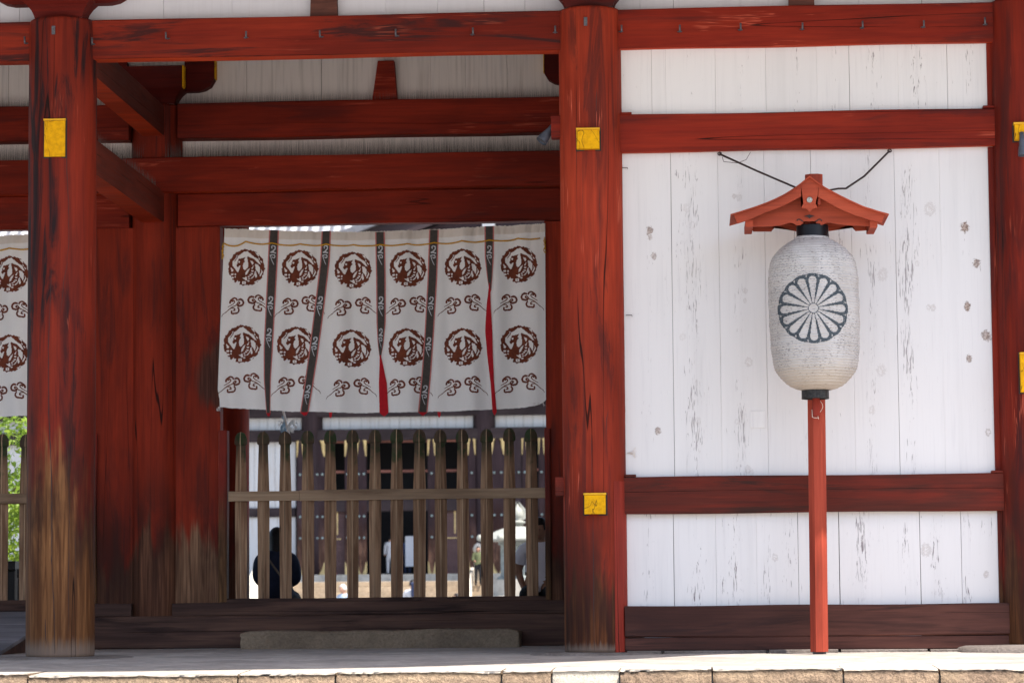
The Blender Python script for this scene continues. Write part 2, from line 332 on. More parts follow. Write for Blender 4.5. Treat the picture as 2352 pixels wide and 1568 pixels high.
def leafmat():
    n = NT('leaf'); r = n.noise(3., 3, .6); f = n.noise(22, 2)
    c = n.mix(n.step(r, .35, .65), (.15, .24, .025), (.27, .36, .045)); c = n.mix(n.step(f, .5, .65), c, (.09, .16, .02))
    m = n.done(c, .5, None, 0, .3)
    tr = n.node('ShaderNodeBsdfTranslucent'); n.put(tr.inputs[0], c); mx = n.node('ShaderNodeMixShader'); mx.inputs[0].default_value = .45
    out = [x for x in n.t.nodes if x.type == 'OUTPUT_MATERIAL'][0]
    n.t.links.new(n.b.outputs[0], mx.inputs[1]); n.t.links.new(tr.outputs[0], mx.inputs[2]); n.t.links.new(mx.outputs[0], out.inputs[0])
    return m
M['leaf'] = leafmat()

# ------------------------------------------------------------------ mesh helpers
class MB:
    def __init__(s): s.v = []; s.f = []; s.mi = []; s.sm = []
    def add(s, vs, fs, mi=0, smooth=False):
        o = len(s.v); s.v += [tuple(x) for x in vs]
        for f in fs: s.f.append(tuple(i+o for i in f)); s.mi.append(mi); s.sm.append(smooth)
        return s
    def box(s, x0, x1, y0, y1, z0, z1, mi=0, ch=0.):
        if ch:
            return s.bar('X', x0, x1, y0, y1, z0, z1, ch, 1, 0, mi)
        vs = [(x, y, z) for z in (z0, z1) for y in (y0, y1) for x in (x0, x1)]
        return s.add(vs, [(0, 2, 3, 1), (4, 5, 7, 6), (0, 1, 5, 4), (2, 6, 7, 3), (0, 4, 6, 2), (1, 3, 7, 5)], mi)
    def bar(s, ax, x0, x1, y0, y1, z0, z1, ch=.008, n=6, wob=.002, mi=0, under=None):
        "chamfered bar along an axis, with slight hand-hewn waviness"
        rg = {'X': (x0, x1), 'Y': (y0, y1), 'Z': (z0, z1)}; a0, a1 = rg[ax]; oth = [k for k in 'XYZ' if k != ax]
        (b0, b1), (c0, c1) = rg[oth[0]], rg[oth[1]]
        sec = [(b0+ch, c0), (b1-ch, c0), (b1, c0+ch), (b1, c1-ch), (b1-ch, c1), (b0+ch, c1), (b0, c1-ch), (b0, c0+ch)]
        vs = []
        ph = [random.uniform(0, 6.28) for _ in range(16)]; fr = [random.uniform(.7, 2.2) for _ in range(16)]
        for i in range(n+1):
            a = a0+(a1-a0)*i/n
            for j, (b, c) in enumerate(sec):
                q = {ax: a, oth[0]: b+wob*math.sin(a*fr[j//2]*2+ph[j//2]), oth[1]: c+wob*math.sin(a*fr[j//2+4]*2+ph[j//2+4])}
                vs.append((q['X'], q['Y'], q['Z']))
        fs = []
        flip = ax == 'Y'
        mis = []
        for i in range(n):
            for j in range(8):
                k = (j+1) % 8; q = (i*8+j, i*8+k, (i+1)*8+k, (i+1)*8+j)
                fs.append(q if flip else q[::-1]); mis.append(under if (under is not None and j == 0) else mi)
        e = n*8
        fs.append(tuple(range(7, -1, -1)) if not flip else tuple(range(8))); fs.append(tuple(e+j for j in (range(8) if not flip else range(7, -1, -1)))); mis += [mi, mi]
        o = len(s.v); s.v += vs
        for f, m_ in zip(fs, mis): s.f.append(tuple(i+o for i in f)); s.mi.append(m_); s.sm.append(False)
        return s
    def lathe(s, prof, cx=0, cy=0, seg=40, mi=0, smooth=True, caps=True, wob=0, a0=0., rot=None):
        vs = []; n = len(prof)
        for i, (r, z) in enumerate(prof):
            for k in range(seg):
                a = a0+2*math.pi*k/seg; rr = r*(1+wob*math.sin(3*a+1.3)+wob*.6*math.sin(5*a+z*.7))
                vs.append((cx+rr*math.cos(a), cy+rr*math.sin(a), z))
        fs = [(i*seg+k, i*seg+(k+1) % seg, (i+1)*seg+(k+1) % seg, (i+1)*seg+k) for i in range(n-1) for k in range(seg)]
        s.add(vs, fs, mi, smooth)
        if caps:
            o = len(s.v)-n*seg
            s.f.append(tuple(o+k for k in range(seg-1, -1, -1))); s.mi.append(mi); s.sm.append(False)
            s.f.append(tuple(o+(n-1)*seg+k for k in range(seg))); s.mi.append(mi); s.sm.append(False)
        return s
    def tube(s, pts, r, seg=6, mi=0, smooth=True):
        pts = [Vector(p) for p in pts]; vs = []
        for i, p in enumerate(pts):
            t = (pts[min(i+1, len(pts)-1)]-pts[max(i-1, 0)]).normalized()
            u = t.cross(Vector((.3, .2, .93))).normalized(); v = t.cross(u)
            rr = r[i] if isinstance(r, (list, tuple)) else r
            for k in range(seg):
                a = 2*math.pi*k/seg; vs.append(p+(u*math.cos(a)+v*math.sin(a))*rr)
        n = len(pts)
        fs = [(i*seg+k, i*seg+(k+1) % seg, (i+1)*seg+(k+1) % seg, (i+1)*seg+k) for i in range(n-1) for k in range(seg)]
        fs += [tuple(range(seg-1, -1, -1)), tuple((n-1)*seg+k for k in range(seg))]
        return s.add(vs, fs, mi, smooth)
    def prism(s, poly, y0, y1, mi=0, side=None):
        "polygon in XZ extruded in Y (poly counter-clockwise seen from -Y)"
        bm = bmesh.new(); n = len(poly)
        a = [bm.verts.new((x, y0, z)) for x, z in poly]; b = [bm.verts.new((x, y1, z)) for x, z in poly]
        f1 = bm.faces.new(a); f2 = bm.faces.new(b[::-1])
        for i in range(n): bm.faces.new((a[i], b[i], b[(i+1) % n], a[(i+1) % n]))
        bmesh.ops.triangulate(bm, faces=[f1, f2]); bmesh.ops.recalc_face_normals(bm, faces=bm.faces)
        bm.verts.index_update(); o = len(s.v); s.v += [tuple(v.co) for v in bm.verts]
        for f in bm.faces: s.f.append(tuple(v.index+o for v in f.verts)); s.mi.append(mi if (side is None or abs(f.normal.y) > .5) else side); s.sm.append(False)
        bm.free(); return s
    def mesh(s, name, mats):
        me = bpy.data.meshes.new(name); me.from_pydata(s.v, [], s.f)
        for m in (mats if isinstance(mats, (list, tuple)) else [mats]): me.materials.append(M[m] if isinstance(m, str) else m)
        me.polygons.foreach_set('material_index', s.mi); me.polygons.foreach_set('use_smooth', s.sm); me.update()
        return me
    def build(s, name, mats, parent=None):
        o = bpy.data.objects.new(name, s.mesh(name, mats)); COL.objects.link(o)
        if parent is not None:
            o.parent = parent
            if parent.type == 'EMPTY': o.matrix_parent_inverse = Matrix.Translation(-parent.location)
        return o

def thing(name, label, cat, loc=(0, 0, 0), group=None):
    o = bpy.data.objects.new(name, None); COL.objects.link(o); o.empty_display_size = .2; o.location = loc
    o['label'] = label; o['category'] = cat
    if group: o['group'] = group
    return o
def tag(o, label, cat, group=None):
    o['label'] = label; o['category'] = cat
    if group: o['group'] = group
    return o
def struct(o): o['kind'] = 'structure'; return o
def link_copy(o, parent=None):
    c = o.copy(); COL.objects.link(c); mi = o.matrix_parent_inverse.copy(); c.parent = parent; c.matrix_parent_inverse = mi
    for ch in o.children: link_copy(ch, c)
    return c

# ================================================================== the setting
FL = lambda Y: 0 if Y > -.2 else -.05*(-Y-.2)/3.3          # the floor falls slightly towards its edge
EDGE = -3.5
g = MB(); S = 900
g.add([(-S, -S, -1.16), (S, -S, -1.16), (S, EDGE-.1, -1.16), (-S, EDGE-.1, -1.16)], [(0, 1, 2, 3)])
g.add([(-S, 12.2, -1.0), (S, 12.2, -1.0), (S, S, -1.0), (-S, S, -1.0)], [(0, 1, 2, 3)])
struct(g.build('ground', 'ground'))
plat = MB(); plat.box(-14, 12, EDGE+.06, 12.2, -1.3, -.09); plat.box(-14, 12, .0, 12.2, -.09, -.014)
plat = struct(plat.build('platform', 'mortar'))
# diagonal paving slabs on the platform
def clip(poly, ax, v, keep_less):
    out = []
    for i in range(len(poly)):
        a, b = poly[i], poly[(i+1) % len(poly)]; ia = (a[ax] <= v) == keep_less; ib = (b[ax] <= v) == keep_less
        if ia: out.append(a)
        if ia != ib:
            t = (v-a[ax])/(b[ax]-a[ax]); out.append((a[0]+(b[0]-a[0])*t, a[1]+(b[1]-a[1])*t))
    return out
def slab_piece(name, poly, th, mats, parent, jit=.0015):
    c = (sum(p[0] for p in poly)/len(poly), sum(p[1] for p in poly)/len(poly)); dz = random.uniform(-jit, jit)
    ins = [(p[0]+(c[0]-p[0])*.02, p[1]+(c[1]-p[1])*.02) for p in poly]; n = len(poly)
    vs = [(x, y, FL(y)-th) for x, y in poly]+[(x, y, FL(y)-.004+dz) for x, y in poly]+[(x, y, FL(y)+dz) for x, y in ins]
    fs = [(i, (i+1) % n, n+(i+1) % n, n+i) for i in range(n)]+[(n+i, n+(i+1) % n, 2*n+(i+1) % n, 2*n+i) for i in range(n)]+[tuple(2*n+i for i in range(n))]
    return MB().add(vs, fs).build(name, mats, parent)
SZ = .62; gp = .007
for i in range(-26, 27):
    for j in range(-26, 27):
        u0, u1, v0, v1 = i*SZ+gp, (i+1)*SZ-gp, j*SZ+gp, (j+1)*SZ-gp; k = math.sqrt(.5)
        poly = [((u-v)*k-.1, (u+v)*k) for u, v in ((u0, v0), (u1, v0), (u1, v1), (u0, v1))]
        for ax, vv, kl in ((0, -8.2, False), (0, 5.6, True), (1, EDGE+.62, False), (1, 3.8, True)):
            if poly: poly = clip(poly, ax, vv, kl)
        if len(poly) >= 3:
            area = abs(sum(poly[a][0]*poly[(a+1) % len(poly)][1]-poly[(a+1) % len(poly)][0]*poly[a][1] for a in range(len(poly))))/2
            if area > .02: slab_piece('paving_slab', poly, .05, 'slab', plat)
# granite edge stones, front row, rough faces
jx = [-8.2, -6.9, -5.6, -4.72]+[PX(a, 1550, EDGE) for a in (64, 547, 771, 1152, 1267, 1423, 1636, 1937, 2158)]+[4.1, 5.0, 5.6]
pale = {8: 1}
for i in range(len(jx)-1):
    a, b = jx[i]+.006, jx[i+1]-.006; n = max(4, int((b-a)/.035)); rows = 7
    mb = MB(); vs = []; fs = []
    top = FL(EDGE)+random.uniform(-.008, .008); dep = .62; fz0 = random.uniform(-.02, .02)
    ch = random.uniform(.010, .03)
    for r_ in range(rows+1):
        for q in range(n+1):
            x = a+(b-a)*q/n; z = top-.004-.30*r_/rows; e = min(q, n-q)/n
            amp = .005 if i in pale else .034
            y = EDGE+fz0+(ch if r_ == 0 else 0)-amp*rng.random()*(r_ > 0)-(.02 if 0 < q < n and r_ > 1 else 0)
            vs.append((x, y, z-((rng.random()*.009+.008*max(0, math.sin(x*7+i*2))) if r_ == 0 else 0)))
    fs = [(r_*(n+1)+q, (r_+1)*(n+1)+q, (r_+1)*(n+1)+q+1, r_*(n+1)+q+1) for r_ in range(rows) for q in range(n)]
    mb.add(vs, fs, 0, True)
    tv = [(a+(b-a)*q/n, EDGE+fz0+ch+.02+.01*rng.random(), top) for q in range(n+1)]+[(a, EDGE+dep, FL(EDGE+dep)), (b, EDGE+dep, FL(EDGE+dep))]
    o = len(mb.v); mb.add(tv, [tuple(list(range(n+1))+[n+2, n+1])], 1)
    for q in range(n): mb.f.append((q+1, o+q+1, o+q, q)[::-1]); mb.mi.append(1); mb.sm.append(True)
    mb.add([(a, EDGE, top-.3), (a, EDGE+dep, top-.3), (a, EDGE+dep, top), (a, EDGE+ch+.02, top)], [(0, 1, 2, 3)], 0); mb.add([(b, EDGE, top-.3), (b, EDGE+dep, top-.3), (b, EDGE+dep, top), (b, EDGE+ch+.02, top)], [(3, 2, 1, 0)], 0)
    mb.build('edge_stone', ['edge_pale' if i in pale else 'edge', 'edge_top'], plat)
# lower courses of the platform wall, out of the picture below
for i in range(14):
    MB().box(-8.2+i, -7.21+i, EDGE+.0, EDGE+.4, -1.2, -.36, ch=.01).build('wall_stone', 'edge', plat)
# base stones
def blob(name, cx, cy, rx, ry, h, mats, parent, seed=0, n=28, p=2.6, z0=-.03):
    rr = np.random.default_rng(seed); vs = []; rings = [(1., 0), (.99, .5), (.95, .85), (.88, 1.), (.5, 1.03)]
    ph = rr.random(6)*6.28
    for s_, hh in rings:
        for k in range(n):
            a = 2*math.pi*k/n; c, s2 = math.cos(a), math.sin(a); q = (abs(c)**p+abs(s2)**p)**(-1/p)
            q *= 1+.03*math.sin(3*a+ph[0])+.025*math.sin(7*a+ph[1])+.012*math.sin(13*a+ph[2])
            vs.append((cx+rx*q*c*s_, cy+ry*q*s2*s_, z0+(h-z0)*hh*(1+.05*math.sin(2*a+ph[3]))))
    m = len(rings); fs = [(i*n+k, i*n+(k+1) % n, (i+1)*n+(k+1) % n, (i+1)*n+k) for i in range(m-1) for k in range(n)]+[tuple((m-1)*n+k for k in range(n))]
    return MB().add(vs, fs, 0, True).build(name, mats, parent)
blob('base_stone', -.02, -.05, .52, .46, .012, 'base', plat, 1)
blob('base_stone', -4.31, -.05, .60, .50, .008, 'base', plat, 2)
blob('base_stone', 3.55, -.2, .75, .52, .045, 'base', plat, 3)
for i, (a, b) in enumerate(((1440, 1520), (1525, 1760), (1765, 1925), (1930, 2130), (2135, 2215))):
    xa, xb = PX(a, 1492, -.15), PX(b, 1492, -.15)
    MB().box(xa+.004, xb-.004, -.20-random.random()*.04, .1, -.02, .018+random.random()*.010, ch=.006).build('foundation_stone', 'base', plat)

# ================================================================== the gate
gate = thing('temple_gate', 'red timber temple gate with white plank walls and yellow beam ends on a stone platform', 'gate', (-1, 2, 0))
XL, XM, XR = -4.312, 0.0, 3.465; RL, RM = .2755, .2525
def column(x, y, r, mat, top=5.168, seg=44, z0=0.):
    pr = [(r*.985, z0), (r, z0+.03)]+[(r*(1+.003*math.sin(k*1.7)), z0+.03+(top-.06-z0)*k/10) for k in range(1, 10)]+[(r*.998, top-.04), (r*.985, top-.015), (r*.955, top)]
    return MB().lathe(pr, x, y, seg, wob=.002).build('column', mat, gate)
cL = column(XL, 0, RL, 'col_left', z0=.004); cM = column(XM, 0, RM, 'col_mid', z0=.010); cR = column(XR, 0, RM, 'col_right', z0=.04)
cL['label'] = 'worn column with bare brown wood below'; cM['label'] = 'bright red column with two yellow beam ends'
cI = column(XL+.012, YI, .245, 'col_in'); cI2 = column(0, YI, .25, 'col_in'); cI3 = column(XL-4.3, YI, .25, 'col_in'); cI4 = column(XR, YI, .25, 'col_in')
cB = column(XL+.012, YB, .25, 'col_in'); column(0, YB, .25, 'col_in'); column(XR, YB, .25, 'col_in'); column(XL-4.3, YB, .25, 'col_in'); column(XL-4.3, 0, RL, 'col_in')
# the red patched flank of the middle column and the patch seam
pr = []
mb = MB(); z1 = PZ(1440, 1105, -.1)
for k in range(6):
    a0 = R(-52)+R(52)*k/5
    pr.append((math.cos(a0)*(RM+.0022), math.sin(a0)*(RM+.0022)))
vs = [(x, y, z) for z in (.012, z1) for x, y in pr]; n = 6
mb.add(vs, [(k, k+1, n+k+1, n+k) for k in range(n-1)], 0, True); mb.build('column_patch', 'post_patch', cM)
# long drying cracks that follow the column faces
def oncyl(x, y, cx, r):
    Yc = -r
    for _ in range(6):
        p = P(x, y, Yc); d = max(-r*.999, min(r*.999, p.x-cx)); Yc = -math.sqrt(r*r-d*d)
    return P(x, y, Yc)
def crack(pts, cx, r, par, w=.004):
    pts = smooth_poly0(pts); n = len(pts); vs = []
    for i, (x, y) in enumerate(pts):
        t = i/(n-1); ww = w*(.25+.75*math.sin(math.pi*min(1, max(0, t)))**.5)*random.uniform(.7, 1.2); p = oncyl(x, y, cx, r+.0012); a = math.atan2(p.y, p.x-cx)
        for sg_ in (-1, 1):
            b = a+sg_*ww/2/r; vs.append((cx+(r+.0012)*math.cos(b), (r+.0012)*math.sin(b), p.z))
    MB().add(vs, [(i*2, i*2+2, i*2+3, i*2+1) for i in range(n-1)], 0, True).build('crack', 'backing', par)
def smooth_poly0(pts):
    q = []
    for a, b in zip(pts[:-1], pts[1:]):
        k = max(2, int(abs(b[1]-a[1])/14)); q += [(a[0]+(b[0]-a[0])*i/k+random.uniform(-.5, .5), a[1]+(b[1]-a[1])*i/k) for i in range(k)]
    return q+[pts[-1]]
for c_, w_ in (([(151, 200), (152, 300), (154, 400), (158, 470), (158, 560), (154, 600)], .005), ([(118, 620), (114, 720), (111, 790), (112, 950), (117, 1050), (119, 1150), (119, 1300), (124, 1400), (126, 1500)], .007),
               ([(156, 600), (146, 650), (140, 720)], .004), ([(150, 1000), (158, 1060), (159, 1200), (157, 1350), (158, 1450)], .004), ([(106, 1480), (104, 1420)], .006), ([(172, 1340), (174, 1280), (172, 1220)], .004)):
    crack(c_, XL, RL+.001, cL, w_)
for c_, w_ in (([(1359, 992), (1359, 1060), (1360, 1130)], .004), ([(1362, 1183), (1363, 1300), (1364, 1430), (1366, 1494)], .005), ([(1371, 200), (1369, 250), (1369, 290)], .004), ([(1324, 345), (1323, 385)], .003), ([(1346, 1440), (1347, 1494)], .003), ([(1338, 390), (1337, 470), (1336, 560)], .002), ([(1375, 400), (1378, 520), (1377, 640)], .0025), ([(1392, 1000), (1394, 960), (1398, 940)], .004)):
    crack(c_, XM, RM+.001, cM, w_)
# bearing blocks with bracket arms
def block(x, y, parent, arm=True):
    zs = [(.195, 5.168), (.20, 5.19), (.215, 5.225), (.245, 5.265), (.285, 5.30), (.30, 5.318), (.30, 5.52)]
    mb = MB(); vs = []
    for h, z in zs: vs += [(x-h, y-h, z), (x+h, y-h, z), (x+h, y+h, z), (x-h, y+h, z)]
    fs = [(i*4+k, i*4+(k+1) % 4, i*4+4+(k+1) % 4, i*4+4+k) for i in range(len(zs)-1) for k in range(4)]
    mb.add(vs, fs)
    b = mb.build('bearing_block', 'block', parent)
    MB().prism([(x+.292, 5.305), (x+.306, 5.325), (x+.306, 5.52), (x+.292, 5.52)], y-.306, y-.20).build('yellow_edge', 'yellow', parent)
    if arm:
        for sgn in (-1, 1):
            pts = [(x+sgn*.28, 5.30), (x+sgn*.40, 5.30), (x+sgn*.47, 5.315), (x+sgn*.53, 5.35), (x+sgn*.565, 5.41), (x+sgn*.57, 5.60), (x+sgn*.28, 5.60)]
            if sgn < 0: pts = pts[::-1]
            MB().prism(pts, y-.11, y+.11).build('bracket_arm', 'block', parent)
            MB().box(x+sgn*.571, x+sgn*.577, y-.11, y+.11, 5.42, 5.60).build('yellow_edge', 'yellow', parent)
block(XL, 0, cL); block(XM, 0, cM); block(XR, 0, cR, False); block(XL+.012, YI, cI); block(0, YI, cI2)
# head tie beam along the front
TB0, TB1 = 4.84, 5.163
spans = [(-8.6, XL-RL+.03), (XL+RL-.03, -RM+.03), (RM-.03, XR-RM+.03), (XR+RM-.03, XR+3.465-RM+.03), (XR+3.465+RM-.03, 11.9)]
tb = []
for a, b in spans:
    o = MB().bar('X', a, b, -.09, .09, TB0, TB1, .008, 14, .003, 0, 1).build('tie_beam', ['beam_x' if b < 0 else 'beam_r', 'orange'], gate); tb.append(o)
hooks = [(60, 95, 0), (213, 97, 1), (385, 84, 1), (565, 82, 1), (738, 80, 1), (912, 78, 1), (1085, 75, 1), (1275, 70, 1), (1426, 68, 2), (1561, 68, 2), (1700, 64, 2), (1842, 63, 2), (1980, 60, 2), (2120, 58, 2), (2263, 52, 2)]
hm = MB(); hm.tube([(0, .02, 0), (0, -.035, 0), (0, -.042, .006), (0, -.042, .05)], .0075, 6); hm.lathe([(.018, -.002), (.020, .0), (.018, .006)], 0, 0, 10)
hm.v = [(x, y, z) for x, y, z in hm.v]; hk = hm.mesh('hook', 'iron')
for x, y, b in hooks:
    p = P(x, y, -.095); o = bpy.data.objects.new('hook', hk); COL.objects.link(o); o.location = (p.x, -.092, p.z-.02); o.parent = tb[b]; o.rotation_euler = (random.uniform(-.1, .1), 0, random.uniform(-.2, .2))
for c, x, y, r in ((cL, 123, 70, RL), (cM, 1345, 50, RM)):
    p = P(x, y, -r); MB().box(p.x-.014, p.x+.014, -r-.012, -r+.02, p.z-.035, p.z+.035, ch=.004).build('iron_plate', 'iron', c)
# yellow beam ends let into the columns
def beam_end(c, x0, x1, y0, y1, r, cap=True, out=.06):
    a, b = P(x0, y1, -r-out), P(x1, y0, -r-out)
    o = MB().bar('Z', a.x, b.x, -r-out, -.05, a.z, b.z-.018, .005, 5, .0025).build('beam_end', 'yellow', c)
    MB().box(a.x-.005, b.x+.004, -r-out-.006, -.06, b.z-.016, b.z, ch=.003).build('cap_board', 'yellow_cap', o)
    MB().box(a.x-.010, b.x+.012, -r*.985, -.06, a.z-.010, b.z+.004).build('mortise', 'backing', o)
beam_end(cL, 101, 149, 272, 360, RL, out=.02); beam_end(cM, 1325, 1376, 293, 342, RM); beam_end(cM, 1342, 1391, 1131, 1180, RM)
beam_end(cR, 2331, 2385, 280, 321, RM); beam_end(cR, 2346, 2398, 808, 900, RM)
# stubs of the wall rails passing through the middle column
for x0, x1, y0, y1, m in ((1266, 1290, 266, 317, 'beam_r'), (1276, 1300, 1095, 1139, 'beam_low')):
    a, b = P(x0, y1, -.05), P(x1, y0, -.05); MB().bar('X', a.x, b.x+.06, -.07, .06, a.z, b.z, .006, 2, .001).build('rail_stub', m, cM)
# right bay: rails, sill and white planks
WY = -.02
for z0, z1, m in ((4.0, 4.304, 'beam_r'), (1.10, 1.394, 'beam_low')):
    o = MB().bar('X', RM-.03, XR-RM+.03, -.088, .06, z0, z1, .007, 12, .003, 0, 1).build('wall_rail', [m, 'orange' if m == 'beam_r' else m], gate)
    for xe in (RM+.035, XR-RM-.03): MB().box(xe-.045, xe+.045, -.094, -.03, z1+.002, z1+.020, ch=.003).build('rail_wedge', m, o)
MB().bar('X', RM-.02, XR-RM+.05, -.125, .08, .125, .372, .010, 12, .003).build('ground_sill', 'sill', gate)
MB().bar('X', RM-.02, XR-RM+.05, -.118, .08, .02, .122, .006, 12, .002).build('ground_sill', 'sill', gate)
def plank_wall(name, seams, z0, z1, y, mat, th=.025, py=None, yref=None, gaps=(.0015, .005)):
    w_ = MB().box(seams[0]-.05, seams[-1]+.05, y+th+.004, y+th+.02, z0-.02, z1+.02).build(name, 'backing', gate)
    for a, b in zip(seams[:-1], seams[1:]):
        gl, gr = [random.choice((.0006, .0010, gaps[0], gaps[1]))/2 for _ in (0, 1)]; chm = random.choice((.0006, .0012, .0025)); dy = random.uniform(-.002, .002)
        MB().bar('Z', a+gl, b-gr, y+dy, y+th+dy, z0, z1, chm, 4, .0006).build('plank', mat, w_)
    return w_
def seam(xs, y, Y): return [PX(x, y, Y) for x in xs]
plank_wall('plank_wall', [RM-.1]+seam([1497, 1529, 1643, 1759, 1876, 1951, 2063, 2176], 190, WY)+[XR-RM+.1], 4.29, 4.86, WY, 'plank_up')
plank_wall('plank_wall', [RM-.1]+seam([1543, 1652, 1758, 1866, 1957, 2058, 2162], 620, WY)+[XR-RM+.1], 1.38, 4.02, WY, 'plank_main')
plank_wall('plank_wall', [RM-.1]+seam([1548, 1645, 1738, 1834, 1928, 2022, 2114, 2209], 1290, WY)+[XR-RM+.1], .35, 1.12, WY, 'plank_low')
for y, z0, z1 in ((190, 4.305, 4.838), (700, 1.395, 3.998), (1290, .374, 1.098)):
    xa = PX({190: 2267, 700: 2277, 1290: 2293}[y], y, -.03); MB().box(xa, XR-RM+.05, -.034, -.012, z0, z1, ch=.003).build('wall_fillet', 'col_right', gate)
for x, y in ((1433, 386), (1443, 724)):
    p = P(x, y, WY-.004); MB().tube([(p.x-.02, WY-.012, p.z), (p.x+.03, WY-.014, p.z), (p.x+.03, WY-.014, p.z-.012)], .0028, 5).build('wall_hook', 'rust_wire', gate)
pa, pb = P(1724, 983, WY), P(1757, 943, WY)
MB().box(pa.x, pb.x, WY-.0055, WY+.004, pa.z, pb.z, ch=.0012).build('patch_board', 'plank_low', gate)
p = P(1446, 1040, WY)
for k in range(7): MB().tube([(p.x-.02, WY-.004, p.z), (p.x+.02+.02*k/7, WY-.012, p.z+.012*math.sin(k*2)), (p.x+.05+.012*math.sin(k*3), WY-.016, p.z+.045*math.cos(k*1.7))], .0014, 4).build('dry_twig', 'hem', gate)
# the next bay of the wing, beyond the right edge of the picture
X2 = XR+3.465; column(X2, 0, RM, 'col_mid')
for z0, z1, m in ((4.0, 4.304, 'beam_r'), (1.10, 1.394, 'beam_low'), (.02, .372, 'sill')):
    MB().bar('X', XR+RM-.03, X2-RM+.03, -.088, .06, z0, z1, .007, 8, .003).build('wall_rail', m, gate)
for z0, z1, m in ((4.29, 4.86, 'plank_top'), (1.38, 4.02, 'plank_top'), (.35, 1.12, 'plank_top')):
    plank_wall('plank_wall', [XR+RM-.1+k*(3.16/8) for k in range(9)], z0, z1, WY, m)
# over the head beam
def top_wall(xs, x0, x1):
    plank_wall('plank_wall', [x0]+seam(xs, 15, .02)+[x1], TB1-.01, 6.1, .02, 'plank_top')
top_wall([0, 45, 376, 533, 653], -8.6, PX(745, 15, .02)); top_wall([885, 1005, 1112, 1206], PX(745, 15, .02)+.001, 0)
top_wall([1470, 1547, 1700], 0.001, PX(1842, 15, .02)); top_wall([1973, 2077, 2118, 2231, 2340, 2450, 2560, 2680, 2800, 2900, 3010], PX(1842, 15, .02)+.001, X2)
for x0, x1 in ((712, 775), (1811, 1871)):
    MB().prism([(PX(x0, 25, -.05), TB1+.001), (PX(x1, 25, -.05), TB1+.001), (PX(x1, 0, -.05)-.02, 5.7), (PX(x0, 0, -.05)+.02, 5.7)], -.05, .03).build('strut', 'sill', gate)

# inner row ---------------------------------------------------------
BX = 4.30                              # bay length of the inner row
for a, b in ((-8.6, XL-.23), (XL+.24, -.24), (.24, 3.3)):
    A = MB().bar('X', a, b, YI-.2, YI+.12, 4.832, 5.172, .01, 10, .003, 0, 0).build('tie_beam', 'beam_in', gate)
    C = MB().bar('X', a, b, YI-.17, YI-.02, 3.992, 4.305, .008, 10, .003).build('lintel', 'beam_in', gate)
B = MB().bar('X', -8.6, 3.3, YI-.285, YI-.05, 4.309, 4.640, .008, 20, .003, 0, 1).build('surface_tie', ['beam_in', 'orange'], gate)
MB().bar('X', -8.6, 3.3, YI-.04, YI+.1, 4.31, 4.64, .005, 4, .0).build('surface_tie', 'beam_in', gate)
plank_wall('plank_wall', [-8.6]+seam([-60, 20, 120, 230, 330, 430, 567, 652, 738, 782, 884, 989, 1069, 1165], 190, YI)+[.3], 5.16, 6.6, YI, 'plank_in')
plank_wall('plank_wall', [-8.6]+seam([-40, 60, 150, 250, 360, 510, 656, 808, 908, 1007, 1044, 1160], 340, YI)+[.3], 4.62, 4.85, YI, 'plank_in')
a, b = PX(855, 228, YI-.1), PX(912, 228, YI-.1); c_, d_ = PX(868, 137, YI-.1), PX(905, 137, YI-.1)
MB().prism([(a, 5.173), (b, 5.173), (d_, 5.56), (c_, 5.56)], YI-.12, YI-.002).build('strut', 'beam_in', gate)
# ties from the front columns back to the inner row
for x in (XL, XM, XR):
    for z0, z1 in ((4.86, 5.15), (4.03, 4.325)):
        MB().bar('Y', x-.10, x+.115, .15, YI-.20, z0, z1, .008, 8, .002, 0, 1).build('cross_tie', ['beam_y', 'orange'], gate)
# jambs, thresholds, sill
for k in (0, -1):
    dx = k*BX
    j1 = MB().bar('Z', XL+.20+dx, -3.672+dx, YI-.13, YI+.05, .30, 3.99, .005, 8, .002).build('jamb', 'jamb_worn' if k == 0 else 'col_in', gate)
    j2 = MB().bar('Z', -.582+dx, -.20+dx, YI-.13, YI+.05, .30, 3.99, .005, 8, .002).build('jamb', 'col_in', gate)
    MB().bar('X', XL+.2+dx, -.2+dx, YI-.21, YI+.08, .304, .425, .006, 10, .003).build('threshold', 'sill_in', gate)
MB().bar('X', -8.6, .3, YI-.33, YI+.1, .0, .302, .010, 16, .003).build('ground_sill', 'sill_in', gate)
MB().box(-8.6, .3, YI-.10, YI+.02, .28, .440).build('threshold_core', 'sill_in', gate)
# bird pins standing on the ledges
def pins(x0, x1, y, z, h, step, lean=.0, axis='X', name='bird_pins'):
    mb = MB(); t = x0
    while t < x1:
        hh = h*random.uniform(.75, 1.1); dx = random.uniform(-.008, .008); r_ = .0016; dy = random.uniform(-.03, .03)
        b_ = (t, y+dy*.3, z) if axis == 'X' else (y+dy*.3, t, z); q = (b_[0]+dx, b_[1]+dy*.2, z+hh)
        mb.add([(b_[0]-r_, b_[1], z), (b_[0]+r_, b_[1], z), (b_[0], b_[1]+r_*1.6, z), q], [(0, 1, 3), (1, 2, 3), (2, 0, 3)])
        t += step*random.uniform(.6, 1.4)
    o = mb.build(name, 'spike', gate); o['kind'] = 'stuff'; return o
pins(-6.2, -.2, YI-.22, 4.64, .17, .0085); pins(-6.2, -.2, YI-.12, 4.64, .14, .012)
pins(-6.2, -.2, YI-.14, 5.17, .11, .016); pins(.35, 3.9, XL+.05, 4.325, .13, .018, axis='Y')

